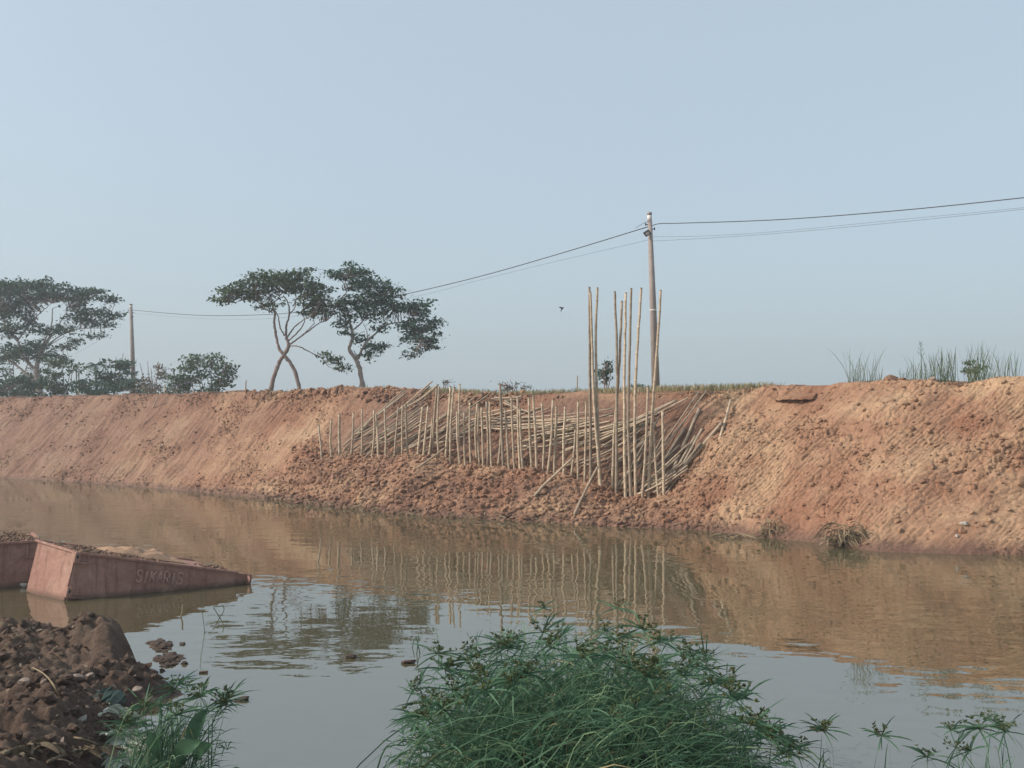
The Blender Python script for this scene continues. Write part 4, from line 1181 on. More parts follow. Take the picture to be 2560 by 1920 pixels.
# second pontoon, behind and to the left, lashed to the first
S0 = onz(96, 1462)
XA_, YA_, ZA_, T0_ = XA, YA, ZA, T0
hx = np.array([fx[0], fx[1], 0.0])
XA, YA, ZA = hx, np.array([fn[0], fn[1], 0.0]), np.array([0, 0, 1.0])
zt = float(bank(0, 0, 0)[2]) * 0
S0 = S0 + np.array([0, 0, 0.0])
kd = np.linalg.norm(S0[:2])
ztop = CAMZ - (1352 - HY) / F * S0[1]
pon2 = empty('pontoon', S0 + np.array([0, 0, ztop]))
tag(pon2, 'darker steel pontoon in shade at the left edge, behind the lettered one', 'pontoon')
slab(-5.0, 0.0, 0.0, 1.3, -1.2, 0.0, 'hull', pon2, bev=0.012)
slab(-5.0, 0.03, -0.035, 0.02, -0.013, 0.03, 'deck_rim', pon2)
slab(-0.02, 0.035, 0.022, 1.3, -0.013, 0.03, 'deck_rim', pon2)
slab(-0.14, 0.02, -0.06, -0.001, -0.62, -0.45, 'lug', pon2)
slab(-0.20, -0.17, -0.05, -0.001, -0.28, -0.04, 'rung_post', pon2)
slab(-0.165, 0.05, -0.05, -0.02, -0.28, -0.25, 'rung', pon2)
XA, YA, ZA = XA_, YA_, ZA_

# mud and sand lying on the decks
q = np.random.default_rng(19)
n = 520
x = q.uniform(0.0, PL * 0.62, n) ** 1.0; y = np.abs(q.normal(0.25, 0.35, n)); y = np.clip(y, 0.05, PWD - 0.1)
x = x * (0.5 + 0.5 * q.uniform(0, 1, n))
pos = np.array([T0 + pp3(a, c, 0.02) for a, c in zip(x, y)])
tag(lumps('deck_mud', pos, q.uniform(0.015, 0.085, n) * q.uniform(0.4, 1, n), M['deckmud'], LV1, IF1, q, 0.8), 'crumbs of dried mud along the deck of the lettered pontoon', 'mud', kind='stuff')
n = 60
pos = np.array([T0 + pp3(PL * (0.93 + 0.0 * i) - 0.05 + q.uniform(-0.20, 0.22) - 0.15, q.uniform(0.03, 0.3), 0.025 + q.uniform(0, 0.03)) for i in range(n)])
tag(lumps('deck_debris', pos, q.uniform(0.01, 0.04, n), M['deckmud'], LV1, IF1, q, 0.8), 'small heap of mud crumbs near the low end of the lettered pontoon', 'mud', kind='stuff')
n = 700
sp = S0 + np.array([0, 0, ztop + 0.03])
pos = np.array([sp + hx * (-4.5 * a * a) + YA_ * c for a, c in zip(q.uniform(0, 1, n), np.clip(np.abs(q.normal(0.2, 0.35, n)), 0.03, 1.2))])
tag(lumps('deck_rubble', pos, q.uniform(0.015, 0.06, n), M['deckmud'], LV1, IF1, q, 0.8), 'lumps of mud along the deck of the shaded pontoon', 'mud', kind='stuff')
# low heap of pale sand on the lettered pontoon
gx, gy = np.meshgrid(np.linspace(0, 1, 40), np.linspace(0, 1, 24))
sh = np.clip(np.sin(gx * math.pi), 0, 1) ** 0.6 * np.clip(np.sin(gy * math.pi), 0, 1) ** 0.7
hz = 0.12 * sh * (1 + 0.5 * fbm(gx * 5, gy * 4, 3, 3)) + 0.012
vv = T0 + np.stack([pp3(PL * 0.28 + a * PL * 0.50, 0.45 + c * (PWD - 0.55), h) for a, c, h in zip(gx.ravel(), gy.ravel(), hz.ravel())])
i_ = (np.arange(23)[:, None] * 40 + np.arange(39)[None]).ravel()
tag(mesh_np('sand_heap', vv, np.stack([i_, i_ + 1, i_ + 41, i_ + 40], 1), M['sand'], smooth=True), 'low heap of pale sand on the deck of the lettered pontoon', 'sand')

# ------------------------------------------------------------------ sedge clumps
def ribbons(base, tip, ctrl_up, width, r, seg=7, twist=0.4):
    """arched blades: quadratic curves base -> control -> tip with tapering width (V section)"""
    n = len(base)
    tt = np.linspace(0, 1, seg)[None, :, None]
    c = ctrl_up
    P = (1 - tt) ** 2 * base[:, None] + 2 * tt * (1 - tt) * c[:, None] + tt ** 2 * tip[:, None]
    d = np.gradient(P, axis=1)
    s = np.cross(d, r.normal(size=(n, 1, 3)) * np.array([1, 1, 0.3]))
    s /= np.linalg.norm(s, axis=2)[:, :, None] + 1e-9
    prof = (np.sin(np.clip(np.linspace(0.12, 1.0, seg), 0, 1) * math.pi) ** 0.6 + 0.03)[None, :, None]
    w = width[:, None, None] * prof * 0.5
    V = np.stack([P - s * w, P + s * w], 2)                  # n, seg, 2, 3
    V = V.reshape(-1, 3)
    j = np.arange(seg - 1) * 2
    f = np.stack([j, j + 1, j + 3, j + 2], 1)
    Fc = (f[None] + (np.arange(n) * seg * 2)[:, None, None]).reshape(-1, 4)
    return V, Fc

def head_mesh(seed):
    """an umbel: leafy bracts radiating from the stem tip and short rays bearing spikelets"""
    r = np.random.default_rng(seed)
    n = 13
    a = r.uniform(0, 6.28, n); el = r.uniform(-0.25, 0.75, n); L = r.uniform(0.10, 0.27, n)
    d = np.stack([np.cos(a) * np.cos(el), np.sin(a) * np.cos(el), np.sin(el)], 1)
    tip = d * L[:, None]; tip[:, 2] -= 0.25 * L
    V1, F1 = ribbons(np.zeros((n, 3)), tip, d * L[:, None] * 0.6, np.full(n, 0.010), r, 5)
    n2 = 11
    a = r.uniform(0, 6.28, n2); el = r.uniform(0.3, 1.3, n2); L = r.uniform(0.03, 0.10, n2)
    d2_ = np.stack([np.cos(a) * np.cos(el), np.sin(a) * np.cos(el), np.sin(el)], 1) * L[:, None]
    V2, F2 = ribbons(np.zeros((n2, 3)), d2_, d2_ * 0.5, np.full(n2, 0.004), r, 3)
    k = 6
    c = np.repeat(d2_, k, 0)
    dd = r.normal(size=(len(c), 3)); dd /= np.linalg.norm(dd, axis=1)[:, None]; dd[:, 2] = np.abs(dd[:, 2])
    V3, F3 = ribbons(c, c + dd * 0.022, c + dd * 0.011, np.full(len(c), 0.010), r, 3)
    me = bpy.data.meshes.new('flower_head')
    V = np.vstack([V1, V2, V3]); Fa = np.vstack([F1, F2 + len(V1), F3 + len(V1) + len(V2)])
    me.from_pydata(V.tolist(), [], Fa.tolist())
    me.materials.append(M['sedge']); me.materials.append(M['spike'])
    mi = np.concatenate([np.zeros(len(F1)), np.ones(len(F2) + len(F3))]).astype(np.int32)
    me.polygons.foreach_set('material_index', mi)
    me.update()
    return me
HEADS = [head_mesh(900 + i) for i in range(6)]

def sedge(name, label, base, dome, nst, nbl, nheads, seed, spread=(0.8, 0.45), width=0.011):
    """dome(x) -> height of the clump's top at that lateral offset; base = clump centre on the ground"""
    r = np.random.default_rng(seed)
    t = empty(name, base)
    tag(t, label, 'sedge')
    def make(n, hs, he, wlo, whi, arch, mat, part, pos_tip):
        bx = r.normal(0, spread[0] * 0.5, n); by = r.normal(0, spread[1] * 0.5, n)
        b0 = np.stack([bx, by, np.full(n, -0.05)], 1)
        tx = pos_tip(n)
        ty = by + r.normal(0, spread[1] * 0.55, n)
        hz_ = dome(tx) * (he - (he - hs) * r.uniform(0, 1, n) ** 1.6)
        tip = np.stack([tx, ty, hz_], 1)
        mid = b0 * 0.55 + tip * 0.45
        mid[:, 2] = np.maximum(hz_, 0.3) * arch * r.uniform(0.75, 1.15, n) + 0.12
        V, Fc = ribbons(b0, tip, mid, r.uniform(wlo, whi, n), r, 8)
        tag(mesh_np(part, V, Fc, M[mat], t), kind='stuff')
        return tip, mid
    lo, hi = dome.lo, dome.hi
    c = (lo + hi) / 2; hw = (hi - lo) / 2
    ft = lambda n: c + hw * np.where(r.uniform(0, 1, n) < 0.85, r.uniform(-0.98, 0.98, n), np.clip(r.normal(0, 0.45, n), -1, 1))
    make(nbl, 0.05, 0.88, width * 0.5, width * 1.15, 0.98, 'sedge', 'blades', ft)
    make(nbl // 4, 0.3, 0.92, width * 0.4, width * 1.0, 0.95, 'sedge_pale', 'pale_blades', ft)
    tip, mid = make(nst, 0.75, 0.97, width * 0.45, width * 0.7, 0.62, 'sedge', 'stems', ft)
    make(max(4, nbl // 12), 0.1, 0.8, width * 0.5, width, 1.1, 'straw', 'dead_blades', ft)
    tip = tip[np.argsort(-tip[:, 2] / dome(tip[:, 0]))]
    for i in range(min(nheads, len(tip))):
        h = bpy.data.objects.new('flower_head', HEADS[i % len(HEADS)])
        h.location = tuple(tip[i]); h.rotation_euler = (r.normal(0, 0.35), r.normal(0, 0.35), r.uniform(0, 6.28))
        s = r.uniform(0.7, 1.25); h.scale = (s, s, s)
        link(h, t)
    # a layer of older leafy shoots inside, each a short whorl
    n = nbl // 3
    cx = ft(n); cz = dome(cx) * r.uniform(0.15, 0.92, n); cy = r.normal(0, spread[1] * 0.6, n)
    cc = np.repeat(np.stack([cx, cy, cz], 1), 5, 0)
    d = r.normal(size=(len(cc), 3)); d /= np.linalg.norm(d, axis=1)[:, None]; d[:, 2] = np.abs(d[:, 2]) * 0.6
    L = r.uniform(0.06, 0.2, len(cc))[:, None]
    V, Fc = ribbons(cc, cc + d * L - np.array([0, 0, 0.04]), cc + d * L * 0.55 + np.array([0, 0, 0.02]), np.full(len(cc), width * 0.8), r, 4)
    tag(mesh_np('whorls', V, Fc, M['sedge'], t), kind='stuff')
    return t

class Dome:
    def __init__(self, xs, zs):
        self.x, self.z = np.array(xs, float), np.array(zs, float)
        self.lo, self.hi = self.x[0], self.x[-1]
    def __call__(self, x):
        return np.interp(x, self.x, self.z)

def dome_px(pts, Y, base):
    P = [at(px, py, Y) for px, py in pts]
    return Dome([p[0] - base[0] for p in P], [p[2] - base[2] for p in P])

sb = np.array([0.42, 6.45, float(near_z(np.array([0.42]), np.array([6.45]))[0])])
sedge('sedge_clump', 'big dense green sedge clump at the bottom middle, in front of the water', sb,
      dome_px([(950, 1920), (975, 1840), (1020, 1770), (1100, 1705), (1200, 1662), (1310, 1625), (1440, 1592), (1580, 1615), (1700, 1630), (1800, 1680), (1880, 1760), (1935, 1850), (1990, 1925)], 6.45, sb), 700, 2300, 75, 71, (1.25, 0.85))
lb = np.array([-2.55, 7.0, 0.05])
sedge('sedge_clump', 'small sedge clump with a broad leaf beside the muddy shore at bottom left', lb,
      dome_px([(285, 1860), (340, 1780), (410, 1700), (450, 1735), (520, 1730), (560, 1760), (580, 1830)], 7.0, lb), 80, 190, 14, 72, (0.30, 0.25))
for i, (px, dm, lab) in enumerate([(2045, [(1985, 1870), (2030, 1815), (2080, 1820), (2130, 1880)], 'few bare sedge stems right of the big clump'),
                                   (2200, [(2150, 1890), (2190, 1845), (2230, 1835), (2262, 1835), (2275, 1870)], 'few thin sedge stalks left of the corner sedge at bottom right'),
                                   (2460, [(2300, 1905), (2400, 1850), (2460, 1800), (2520, 1815), (2580, 1830)], 'sedge with umbrella heads in the bottom right corner')]):
    c = at(px, 1900, 6.6); bb_ = np.array([c[0], 6.6, 0.05])
    sedge('sedge_clump', lab, bb_, dome_px(dm, 6.6, bb_), [7, 4, 16][i], [8, 4, 22][i], [3, 1, 8][i], 80 + i, (0.2, 0.2))

# broad leaf blades low in the left clump
for i, (p0, p1, w) in enumerate([((470, 1880), (520, 1770), 0.10), ((430, 1910), (505, 1850), 0.12), ((400, 1900), (380, 1830), 0.09), ((490, 1900), (535, 1860), 0.08)]):
    a, b2 = at(*p0, 6.9), at(*p1, 6.7)
    d = b2 - a; s = np.cross(d, [0.2, -1, 0.3]); s /= np.linalg.norm(s)
    v = []
    for k in range(7):
        u_ = k / 6; wd = w * math.sin(math.pi * (0.08 + 0.92 * u_)) ** 0.8
        c = a + d * u_ + np.array([0, -0.06 * math.sin(u_ * 3), 0.05 * math.sin(u_ * 3.1)])
        v += [c - s * wd / 2, c + np.array([0, 0.015, -0.01]), c + s * wd / 2]
    f = [q for k in range(6) for q in ((3 * k, 3 * k + 1, 3 * k + 4, 3 * k + 3), (3 * k + 1, 3 * k + 2, 3 * k + 5, 3 * k + 4))]
    o = mesh_py('broad_leaf_plant', rel(v, a), f, M['sedge'], None, True); o.location = tuple(a)
    tag(o, ['upper broad green leaf standing in the left sedge clump', 'large broad leaf low in the left sedge clump', 'broad leaf at the left side of the left sedge clump', 'broad leaf at the right side of the left sedge clump'][i], 'leaf', 'broad leaves in the left sedge clump')

# ------------------------------------------------------------------ grasses on the far crest
def tuft(name, label, px, py, w_px, h_px, n, t_in, mat, seed, cat='grass', fan=0.6, wd=0.017, kind=None, group=None):
    r = np.random.default_rng(seed)
    base = bank(px, py, t_in)
    k = base[1] / F
    t = empty(name, base)
    if kind: t['kind'] = kind
    tag(t, label, cat, group)
    bx = r.uniform(-0.5, 0.5, n) * w_px * k
    b0 = np.stack([bx, r.normal(0, 0.15, n), np.full(n, -0.15)], 1)
    h = h_px * 0.9 * k * r.uniform(0.22, 1.0, n) ** 1.7
    tip = b0 + np.stack([r.normal(0, fan, n) * h * 0.5, r.normal(0, fan, n) * h * 0.4, h + 0.15], 1)
    mid = b0 + (tip - b0) * np.array([0.25, 0.25, 0.6])
    V, Fc = ribbons(b0, tip, mid, r.uniform(0.5, 1.0, n) * wd, r, 5)
    tag(mesh_np('blades', V, Fc, M[mat], t), kind='stuff')
    return t
TG = 'tall thin grass tufts on the right crest'
tuft('grass_tuft', 'tuft of tall thin grass left of the dark clods on the right crest', 2160, 958, 84, 110, 110, 4.6, 'reedgrass', 1, fan=0.55, group=TG)
tuft('grass_tuft', 'narrow grass tuft standing just right of the dark clods on the crest', 2262, 952, 14, 55, 16, 4.6, 'reedgrass', 2, fan=0.35, group=TG)
tuft('grass_tuft', 'thin grass tuft with a tall seed stalk on the right crest', 2305, 952, 60, 85, 70, 4.6, 'reedgrass', 3, fan=0.5, group=TG)
tuft('grass_tuft', 'middle grass tuft between the seed stalk and the green weed', 2360, 952, 64, 105, 100, 4.6, 'reedgrass', 4, fan=0.45, group=TG)
tuft('grass_tuft', 'tallest grass tuft, behind the green weed on the right crest', 2445, 950, 56, 118, 110, 4.7, 'reedgrass', 5, fan=0.45, group=TG)
tuft('grass_tuft', 'sparse rightmost grass tuft on the crest', 2510, 948, 70, 92, 60, 4.7, 'reedgrass', 6, fan=0.5, group=TG)
bush('bright green bushy weed among the tall grass on the right crest', 28.0, 2432, 925, 24, 27, 60, M['leaf_mid'], 66, 0.08, 6, 'weed', 'weed', 8, 0.09, None)
# seed stalk
sk = empty('seed_stalk', bank(2303, 952, 4.7)); kx = 26.5 / F
tag(sk, 'tall slim seed stalk rising above the grass on the right crest', 'weed')
b = Bag(); b.tube([(0, 0, -0.1), (0.01, 0, 0.6), (0, 0, 96 * kx)], [0.011, 0.009, 0.005], 5); b.make('stem', M['reedgrass'], sk)
b = Bag()
for h, s in ((66, 8), (70, -8), (78, 6), (80, -6), (88, 4), (90, -4), (94, 3), (95, -3)):
    b.tube([(0, 0, (h - 4) * kx), (s * kx * 0.7, 0, (h - 2) * kx), (s * kx, 0, (h + 3) * kx)], [0.006, 0.005, 0.009], 4)
b.make('seed_branches', M['reedgrass'], sk)

# short dry grass along the middle crest
def crest_grass(name, label, px0, px1, n, h0, h1, mat, seed, tr=(4.3, 6.0)):
    r = np.random.default_rng(seed)
    u = r.uniform(ucoord(bank(px0, 975, 4.6)), ucoord(bank(px1, 970, 4.6)), n)
    t = r.uniform(*tr, n)
    ok = fbm(u * 0.7, t * 0.7, seed, 2) > -0.25
    u, t = u[ok], t[ok]
    z = np.interp(u, CR_U, CR_H)
    b0 = ut(u, t, z - 0.03)
    h = r.uniform(h0, h1, len(u))
    tip = b0 + np.stack([r.normal(0, 0.35, len(u)) * h, r.normal(0, 0.35, len(u)) * h, h + 0.03], 1)
    V, Fc = ribbons(b0, tip, b0 + (tip - b0) * np.array([0.2, 0.2, 0.6]), r.uniform(0.010, 0.022, len(u)), r, 4)
    return tag(mesh_np(name, V, Fc, M[mat]), label, 'grass', kind='stuff')
crest_grass('crest_grass', 'short dry grass along the middle of the crest', 1040, 1930, 5200, 0.08, 0.24, 'straw', 5)
crest_grass('crest_grass', 'short green grass blades among the dry grass on the crest', 1040, 1930, 1400, 0.08, 0.26, 'reedgrass', 6)
crest_grass('crest_grass', 'thin weeds scattered along the left crest', -200, 1040, 500, 0.06, 0.2, 'reedgrass', 7, (4.2, 5.0))

# ------------------------------------------------------------------ details on the far bank
# two dark clods standing on the crest
for i, (px, py, s, lab) in enumerate([(2226, 947, 0.17, 'larger dark clod of earth on the right crest between the grass tufts'), (2252, 949, 0.13, 'smaller dark clod right of the larger one on the crest')]):
    c = bank(px, py, 4.4)
    o = mesh_np('earth_clod', LV[i + 4] * np.array([s * 1.4, s, s * 0.62]), IF, M['bank']); o.location = tuple(c)
    attr(o, 'moist', np.full(len(IV), 0.6))
    tag(o, lab, 'clod', 'dark clods on the right crest')
# slab of hard earth jutting out under the crest
a, c = surf(1935, 1001, 0.10), surf(2034, 998, 0.10)
ex = c - a
vv = []
rsl = np.random.default_rng(4)
for k in range(13):
    f_ = k / 12; wv = 0.30 * math.sin(math.pi * (0.04 + 0.9 * f_)) + rsl.uniform(-0.05, 0.05)
    p = a + ex * f_
    inn = np.array([EN[0], EN[1], 0.0])
    for (q_, h_) in ((-wv * 0.55, 0.0 + rsl.uniform(-0.02, 0.02)), (-wv * 0.5, 0.06 + rsl.uniform(-0.02, 0.02)), (0.5, 0.26), (0.5, 0.05)):
        vv.append(p + inn * q_ + np.array([0, 0, h_]))
ff = []
for k in range(12):
    for j in range(4):
        ff.append((4 * k + j, 4 * k + (j + 1) % 4, 4 * k + 4 + (j + 1) % 4, 4 * k + 4 + j))
ff += [(3, 2, 1, 0), tuple(48 + j for j in range(4))]
o = mesh_py('earth_ledge', rel(vv, a), ff, M['bank']); o.location = tuple(a)
tag(o, 'flat ledge of hard earth jutting out below the right crest, dark gap under it', 'earth ledge')

def tangle(name, label, px, py, w, h, n, seed, mat='deadgrass', cat='roots', z0=0.0):
    """dry roots and grass arching down at the waterline"""
    r = np.random.default_rng(seed)
    base = onz(px, py, z0)
    k = base[1] / F
    t = empty(name, base); tag(t, label, cat)
    b0 = np.stack([r.uniform(-0.5, 0.5, n) * w * k * 0.6, r.normal(0.25, 0.1, n), np.abs(r.normal(0.35, 0.3, n)) * h * k], 1)
    ang = r.uniform(0, 6.28, n); L = r.uniform(0.3, 1.0, n) * w * k * 0.5
    tip = b0 + np.stack([np.cos(ang) * L, -np.abs(np.sin(ang)) * L * 0.8, -b0[:, 2] * r.uniform(0.5, 1.0, n)], 1)
    mid = (b0 + tip) / 2 + np.stack([r.normal(0, 0.05, n), r.normal(-0.05, 0.05, n), r.uniform(0.2, 0.9, n) * h * k], 1)
    V, Fc = ribbons(b0, tip, mid, r.uniform(0.010, 0.030, n), r, 8)
    tag(mesh_np('strands', V, Fc, M[mat], t), kind='stuff')
    return t
tangle('dry_grass_clump', 'arching clump of dead grass at the waterline on the right', 2130, 1368, 170, 55, 260, 1, cat='dead grass')
tangle('dry_grass_clump', 'smaller dead grass clump at the waterline left of the arching one', 1935, 1345, 90, 45, 110, 2, cat='dead grass')
tangle('driftwood_twigs', 'pale twigs lying in the water at the foot of the grooved slope', 1840, 1346, 110, 12, 40, 3, cat='twigs')
tangle('driftwood_twigs', 'dry roots hanging at the waterline under the fallen bamboo', 1690, 1318, 120, 18, 60, 4, cat='roots')
rw = np.random.default_rng(8)
# pale debris along the waterline
n = 420
u = np.concatenate([rw.uniform(ucoord(onz(640, 1250)), ucoord(onz(1320, 1302)), 300), rw.uniform(0, ucoord(onz(2500, 1385)), 120)])
tw_ = np.interp(u, WL_U, WL_T) + rw.normal(0.02, 0.10, len(u))
pb_ = ut(u, tw_, 0.03 + np.abs(rw.normal(0, 0.05, len(u))))
an = rw.uniform(0, 6.28, len(u)); L = rw.uniform(0.08, 0.35, len(u))
tp_ = pb_ + np.stack([np.cos(an) * L, np.sin(an) * L * 0.6, rw.normal(0, 0.05, len(u))], 1)
V, Fc = ribbons(pb_, tp_, (pb_ + tp_) / 2 + np.stack([0 * L, 0 * L, rw.uniform(0, 0.08, len(u))], 1), rw.uniform(0.01, 0.03, len(u)), rw, 5)
tag(mesh_np('waterline_straw', V, Fc, M['deadgrass']), 'pale straw and roots strewn along the far waterline', 'straw', kind='stuff')
# roots dangling over the bank face
n = 170
u = rw.uniform(14, 45, n); s = rw.uniform(0.16, 0.82, n)
t, z, _ = bank_point(u, s)
b0 = ut(u, t - 0.05, z + 0.03)
an = rw.uniform(0, 6.28, n); L = rw.uniform(0.08, 0.30, n)
tp_ = b0 + np.stack([np.cos(an) * L, -0.3 * L, -np.abs(np.sin(an)) * L * 0.7], 1)
V, Fc = ribbons(b0, tp_, (b0 + tp_) / 2 + np.array([0, -0.06, 0.05]), rw.uniform(0.008, 0.022, n), rw, 5)
tag(mesh_np('root_scraps', V, Fc, M['deadgrass']), 'dry root ends and straw sticking out of the bank', 'roots', kind='stuff')
# pale stones on the right face
for i, (px, py, s, lab) in enumerate([(2412, 1308, 0.085, 'pale square stone low on the right bank'), (2392, 1340, 0.05, 'small pale stone below the square one on the right bank'),
                                      (2330, 948, 0.13, 'flat pale stone on the right crest left of the green weed'), (952, 1197, 0.06, 'small pale scrap on the lumpy mud left of the middle')]):
    cpt = surf(px, py, 0.02) if i != 2 else bank(px, py, 4.3)
    o = mesh_np('pale_stone', LV[i + 3] * np.array([s, s, s * 0.8]), IF, M['white'] if i != 2 else M['stone']); o.location = tuple(cpt)
    tag(o, lab, 'stone')

# ------------------------------------------------------------------ things on and by the near mud
def mud_island(name, label, outline, h, seed):
    r = np.random.default_rng(seed)
    P = np.array([onz(*p) for p in outline]); c = P.mean(0)
    n = 70
    k = r.integers(0, len(P), n); k2 = (k + 1) % len(P); f_ = r.uniform(0, 1, n)[:, None]; g_ = r.uniform(0, 1, n)[:, None] ** 0.6
    pos = c + ((P[k] * (1 - f_) + P[k2] * f_) - c) * g_
    pos[:, 2] = h * 0.35 * (1 - g_[:, 0]) * r.uniform(0.3, 1, n)
    sz = 0.03 + 0.05 * r.uniform(0, 1, n) * (1 - 0.6 * g_[:, 0])
    o = lumps(name, pos - c, sz, M['mud'], LVM, IF, r, 0.5, moist=r.uniform(0.4, 1, n)); o.location = tuple(c)
    return tag(o, label, 'mud')
mud_island('mud_patch', 'upper mud patch rising from the water off the steep mud lump', [(372, 1606), (400, 1596), (432, 1612), (420, 1630), (388, 1628)], 0.07, 1)
mud_island('mud_patch', 'larger lower mud patch off the steep mud lump', [(384, 1662), (392, 1640), (430, 1632), (455, 1640), (448, 1656), (420, 1668)], 0.07, 2)
for i, (px, py, s, lab) in enumerate([(457, 1660, 0.050, 'round wet clod in the water right of the mud patches'), (405, 1678, 0.028, 'tiny clod in the water below the mud patches'), (459, 1611, 0.035, 'small clod in the water right of the upper mud patch'),
                                      (602, 1750, 0.055, 'dark floating leaf clump right of the left sedge'), (1022, 1657, 0.085, 'dark floating scrap with a pointed tail left of the big sedge'), (880, 1645, 0.06, 'dark floating scrap in the tree reflections'), (2050, 1822, 0.05, 'faint scrap under the water surface right of the big sedge')]):
    c = onz(px, py)
    o = mesh_np('floating_scrap' if i > 2 else 'wet_clod', LVM[i] * np.array([s * (1.6 if i > 2 else 1.1), s, s * 0.55]), IF, M['mud']); o.location = tuple(c + np.array([0, 0, 0.008]))
    attr(o, 'moist', np.full(len(IV), 0.8))
    tag(o, lab, 'scrap' if i > 2 else 'clod')

def stick(name, label, pts, r, mat='deadgrass', cat='twig'):
    P = np.array(pts); b = Bag(); b.tube(rel(spline(P, 4 * len(P)), P[0]), r, 5); o = b.make(name, M[mat], None, True); o.location = tuple(P[0])
    return tag(o, label, cat)
def wz(px, py, h=0.0, ref=None):
    c = onz(px, py if ref is None else ref)
    return at(px, py, c[1])
stick('twig', 'short pale twig standing in the water below the lettered pontoon', [wz(452, 1543), wz(456, 1530, ref=1543), wz(457, 1512, ref=1543)], [0.012] * 12)
stick('reed_stem', 'hair-thin reed standing in front of the pontoon', [wz(512, 1580), wz(507, 1540, ref=1580), wz(503, 1490, ref=1580), wz(512, 1470, ref=1580)], 0.004, 'reedgrass')
stick('bent_reed', 'thin bent reed making an open triangle right of the hair-thin reed', [wz(533, 1517, ref=1545), wz(547, 1541, ref=1545), wz(549, 1544), wz(560, 1525, ref=1545), wz(556, 1511, ref=1545)], 0.006, 'reedgrass')
stick('twig', 'dark twig floating right of the mud patches', [onz(498, 1681, 0.01), onz(520, 1679, 0.015)], 0.014, 'mud')
stick('twig', 'thin dark stick floating beside the green bag', [onz(335, 1768, 0.02), onz(360, 1762, 0.02), onz(410, 1752, 0.05)], 0.010, 'mud')
for i, (a, c) in enumerate([((1042, 1635), (1047, 1586)), ((1031, 1618), (1036, 1595)), ((1050, 1634), (1040, 1590))]):
    stick('reed_stem', ['tall thin reed of three standing in the water left of the big sedge', 'shortest of the three thin reeds left of the big sedge', 'crossing thin reed of the three left of the big sedge'][i], [wz(*a), wz(*c, ref=a[1])], 0.006, 'sedge', 'reed')

# dark green plastic bag, half open
gb = onz(285, 1762, 0.06)
bag = empty('plastic_bag', gb)
tag(bag, 'crumpled dark green plastic bag at the edge of the mud', 'bag')
k = gb[1] / F
outer = [(a * 0.72, b_ * 0.72) for a, b_ in [(-50, -38), (-30, -52), (-5, -46), (12, -40), (40, -30), (38, -5), (26, 18), (0, 22), (-28, 14), (-46, -8)]]
rb = np.random.default_rng(6)
v = []; na = len(outer) * 3
ol = spline([np.array([a, 0, -b_]) for a, b_ in outer + outer[:1]], na + 1)[:-1]
for lay, (f_, dep) in enumerate([(1.0, 0.0), (1.02, -0.16), (0.80, -0.30), (0.40, -0.36)]):
    for p in ol:
        v.append((p[0] * k * f_ + rb.normal(0, 0.012), dep * 1.0 + rb.normal(0, 0.02), p[2] * k * f_ + 0.02 + rb.normal(0, 0.014)))
f = []
for l in range(3):
    for j in range(na):
        f.append((l * na + j, l * na + (j + 1) % na, (l + 1) * na + (j + 1) % na, (l + 1) * na + j))
f.append(tuple(3 * na + j for j in range(na)))
mesh_py('sheet', v, f, M['greenbag'], bag, False)
v = [(-18 * k, -0.38, 22 * k), (12 * k, -0.40, 16 * k), (34 * k, -0.34, -4 * k), (20 * k, -0.42, -24 * k), (2 * k, -0.42, -20 * k), (-4 * k, -0.37, 2 * k)]
mesh_py('flap', v + [(a + 0.01, b_ + 0.012, c) for a, b_, c in v], [tuple(range(6)), tuple(range(11, 5, -1))] + [(i, (i + 1) % 6, (i + 1) % 6 + 6, i + 6) for i in range(6)], M['greenbag'], bag)

# dead banana leaves: pale torn strips
def torn_leaf(label, pts, width, n, seed, mat='palefibre'):
    r = np.random.default_rng(seed)
    P = spline(pts, 14); base = P[0]
    t = empty('dead_leaf', base); tag(t, label, 'dead leaf')
    b = Bag(); b.tube(rel(P, base), np.linspace(0.018, 0.008, 14), 5); b.make('midrib', M[mat], t, True)
    idx = r.integers(1, 13, n); sd = r.choice([-1, 1], n)
    d = np.gradient(P, axis=0); d /= np.linalg.norm(d, axis=1)[:, None]
    s = np.cross(d, [0, 0, 1.0]); s /= np.linalg.norm(s, axis=1)[:, None]
    b0 = rel(P[idx], base)
    L = width * r.uniform(0.5, 1.1, n)
    tip = b0 + s[idx] * (sd * L)[:, None] + d[idx] * (L * 0.5)[:, None] + np.stack([0 * L, 0 * L, -r.uniform(0.1, 0.7, n) * L], 1)
    V, Fc = ribbons(b0, tip, (b0 + tip) / 2 + np.array([0, 0, 0.06]), r.uniform(0.015, 0.04, n), r, 6)
    tag(mesh_np('strips', V, Fc, M[mat], t), kind='stuff')
    return t
def gz(px, py, lift=0.03):
    z = 0.3
    for _ in range(8):
        P = onz(px, py, z)
        z = max(0.0, float(spit_z(P[:1], P[1:2])[0])) + lift
    return onz(px, py, z)
torn_leaf('pale torn banana leaf curling over the mud edge below the green bag', [gz(245, 1790), gz(275, 1770), gz(305, 1775, 0.05), gz(318, 1792, 0.04)], 0.20, 46, 1)
torn_leaf('large pale torn banana leaf hanging into the water beside the left sedge', [gz(268, 1835, 0.08), gz(300, 1828, 0.12), gz(335, 1835, 0.08), gz(380, 1845, 0.04)], 0.26, 70, 2)
torn_leaf('pale torn banana leaf drooping down by the left sedge foot', [gz(320, 1830, 0.12), gz(312, 1860, 0.12), gz(295, 1890, 0.08), gz(310, 1912, 0.05)], 0.22, 60, 3)
torn_leaf('brownish dead leaf lying across the mud at the bottom left', [gz(120, 1905, 0.05), gz(180, 1880, 0.07), gz(240, 1870, 0.07), gz(290, 1872, 0.05)], 0.16, 40, 4, 'deadleaf')
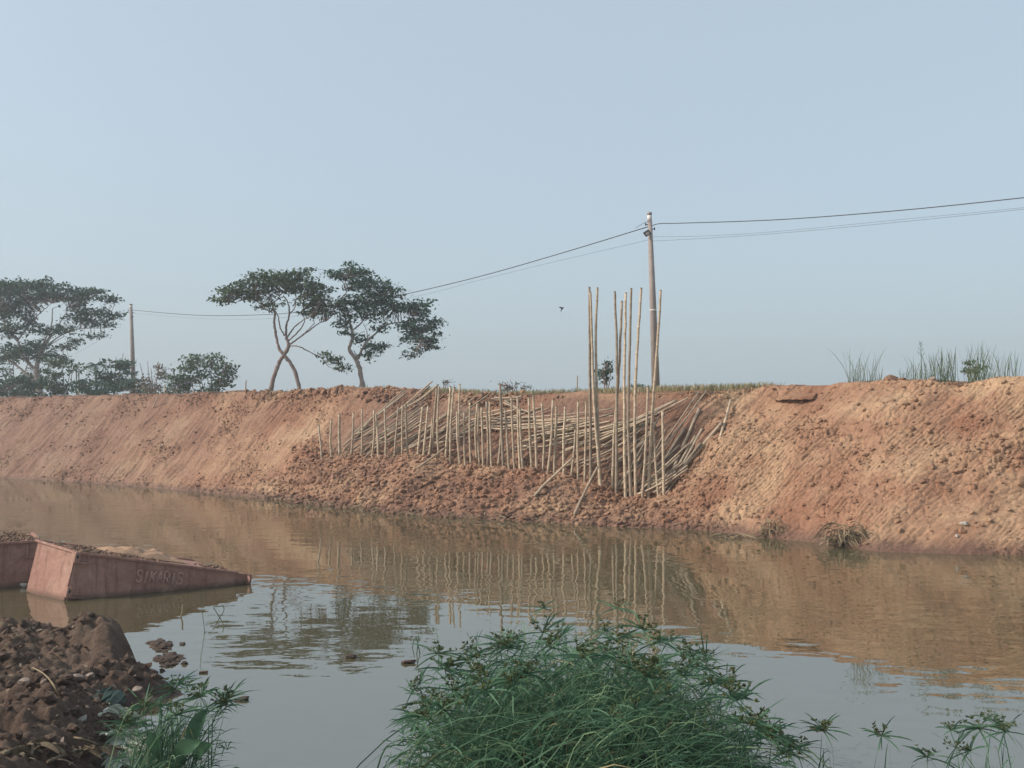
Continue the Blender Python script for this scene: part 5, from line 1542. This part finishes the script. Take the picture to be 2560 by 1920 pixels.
torn_leaf('dull dead leaf in the bottom left corner', [gz(10, 1885, 0.05), gz(50, 1868, 0.06), gz(95, 1860, 0.06), gz(130, 1868, 0.04)], 0.16, 36, 5, 'deadleaf')
for i, (px, py, s, lab) in enumerate([(225, 1688, 0.05, 'largest pale stone on the near mud'), (192, 1695, 0.06, 'grey stone left of the largest pale one on the near mud'), (342, 1722, 0.045, 'pale crumpled scrap near the tip of the mud'), (62, 1705, 0.07, 'flat pale scrap leaning on the mud at the left')]):
    o = mesh_np('pale_stone', LV[i + 5] * np.array([s * 1.2, s, s * 0.7]), IF, M['stone']); o.location = tuple(gz(px, py, 0.02)); tag(o, lab, 'stone')
for i, (px, py, L, lab) in enumerate([(205, 1798, 0.075, 'white flat scrap low on the near mud'), (168, 1800, 0.07, 'small white scrap left of the flat white one'), (240, 1620, 0.06, 'white speck high on the mud lump'), (95, 1630, 0.14, 'pale folded scrap high on the left mud')]):
    c = gz(px, py, 0.03)
    b = Bag(); b.box((0, 0, 0), (L / 2, 0.01, 0.008), (0, L * 0.2, 0.015), (0, 0, 0.006)); o = b.make('white_scrap', M['white'], None); o.location = tuple(c); o.rotation_euler = (0.2, 0.15 * (i - 1), 0.3 * i)
    tag(o, lab, 'scrap')
stick('stalk', 'long dry stalk arching over the near mud', [gz(80, 1668, 0.03), gz(110, 1685, 0.12), gz(135, 1715, 0.10), gz(160, 1770, 0.02)], 0.008, cat='stalk')
stick('stalk', 'long thin root lying across the bottom left mud', [gz(60, 1850, 0.04), gz(140, 1842, 0.05), gz(200, 1846, 0.05), gz(245, 1862, 0.03)], 0.010, cat='root')
stick('stalk', 'thin bare stalk rising from the top of the left mud', [gz(38, 1565, 0.0), gz(38, 1565, 0.12) + np.array([0.02, 0, 0.05]), gz(38, 1565, 0.22) + np.array([0.04, 0, 0.06])], 0.004, cat='stalk')
o = mesh_np('white_bottle', LV[2] * np.array([0.10, 0.06, 0.06]), IF, M['white'], smooth=True); o.location = tuple(onz(64, 1463, 0.03)); o.name = 'white_scrap'
tag(o, 'small white float scrap beside the two pontoons', 'scrap')

# ------------------------------------------------------------------ the hazy air over the whole place
hm_, hnt, _b = new_mat('hazy_air')
hnt.nodes.remove(_b)
pv = N(hnt, 'ShaderNodeVolumePrincipled')
pv.inputs['Color'].default_value = (0.90, 0.94, 1.0, 1)
pv.inputs['Density'].default_value = 0.0013
pv.inputs['Anisotropy'].default_value = 0.2
hnt.links.new(pv.outputs[0], hnt.nodes['Material Output'].inputs['Volume'])
b = Bag(); b.box((0, 65, 5.2), (185, 0, 0), (0, 140, 0), (0, 0, 7.9)); hz_o = b.make('haze', hm_)
hz_o['kind'] = 'stuff'
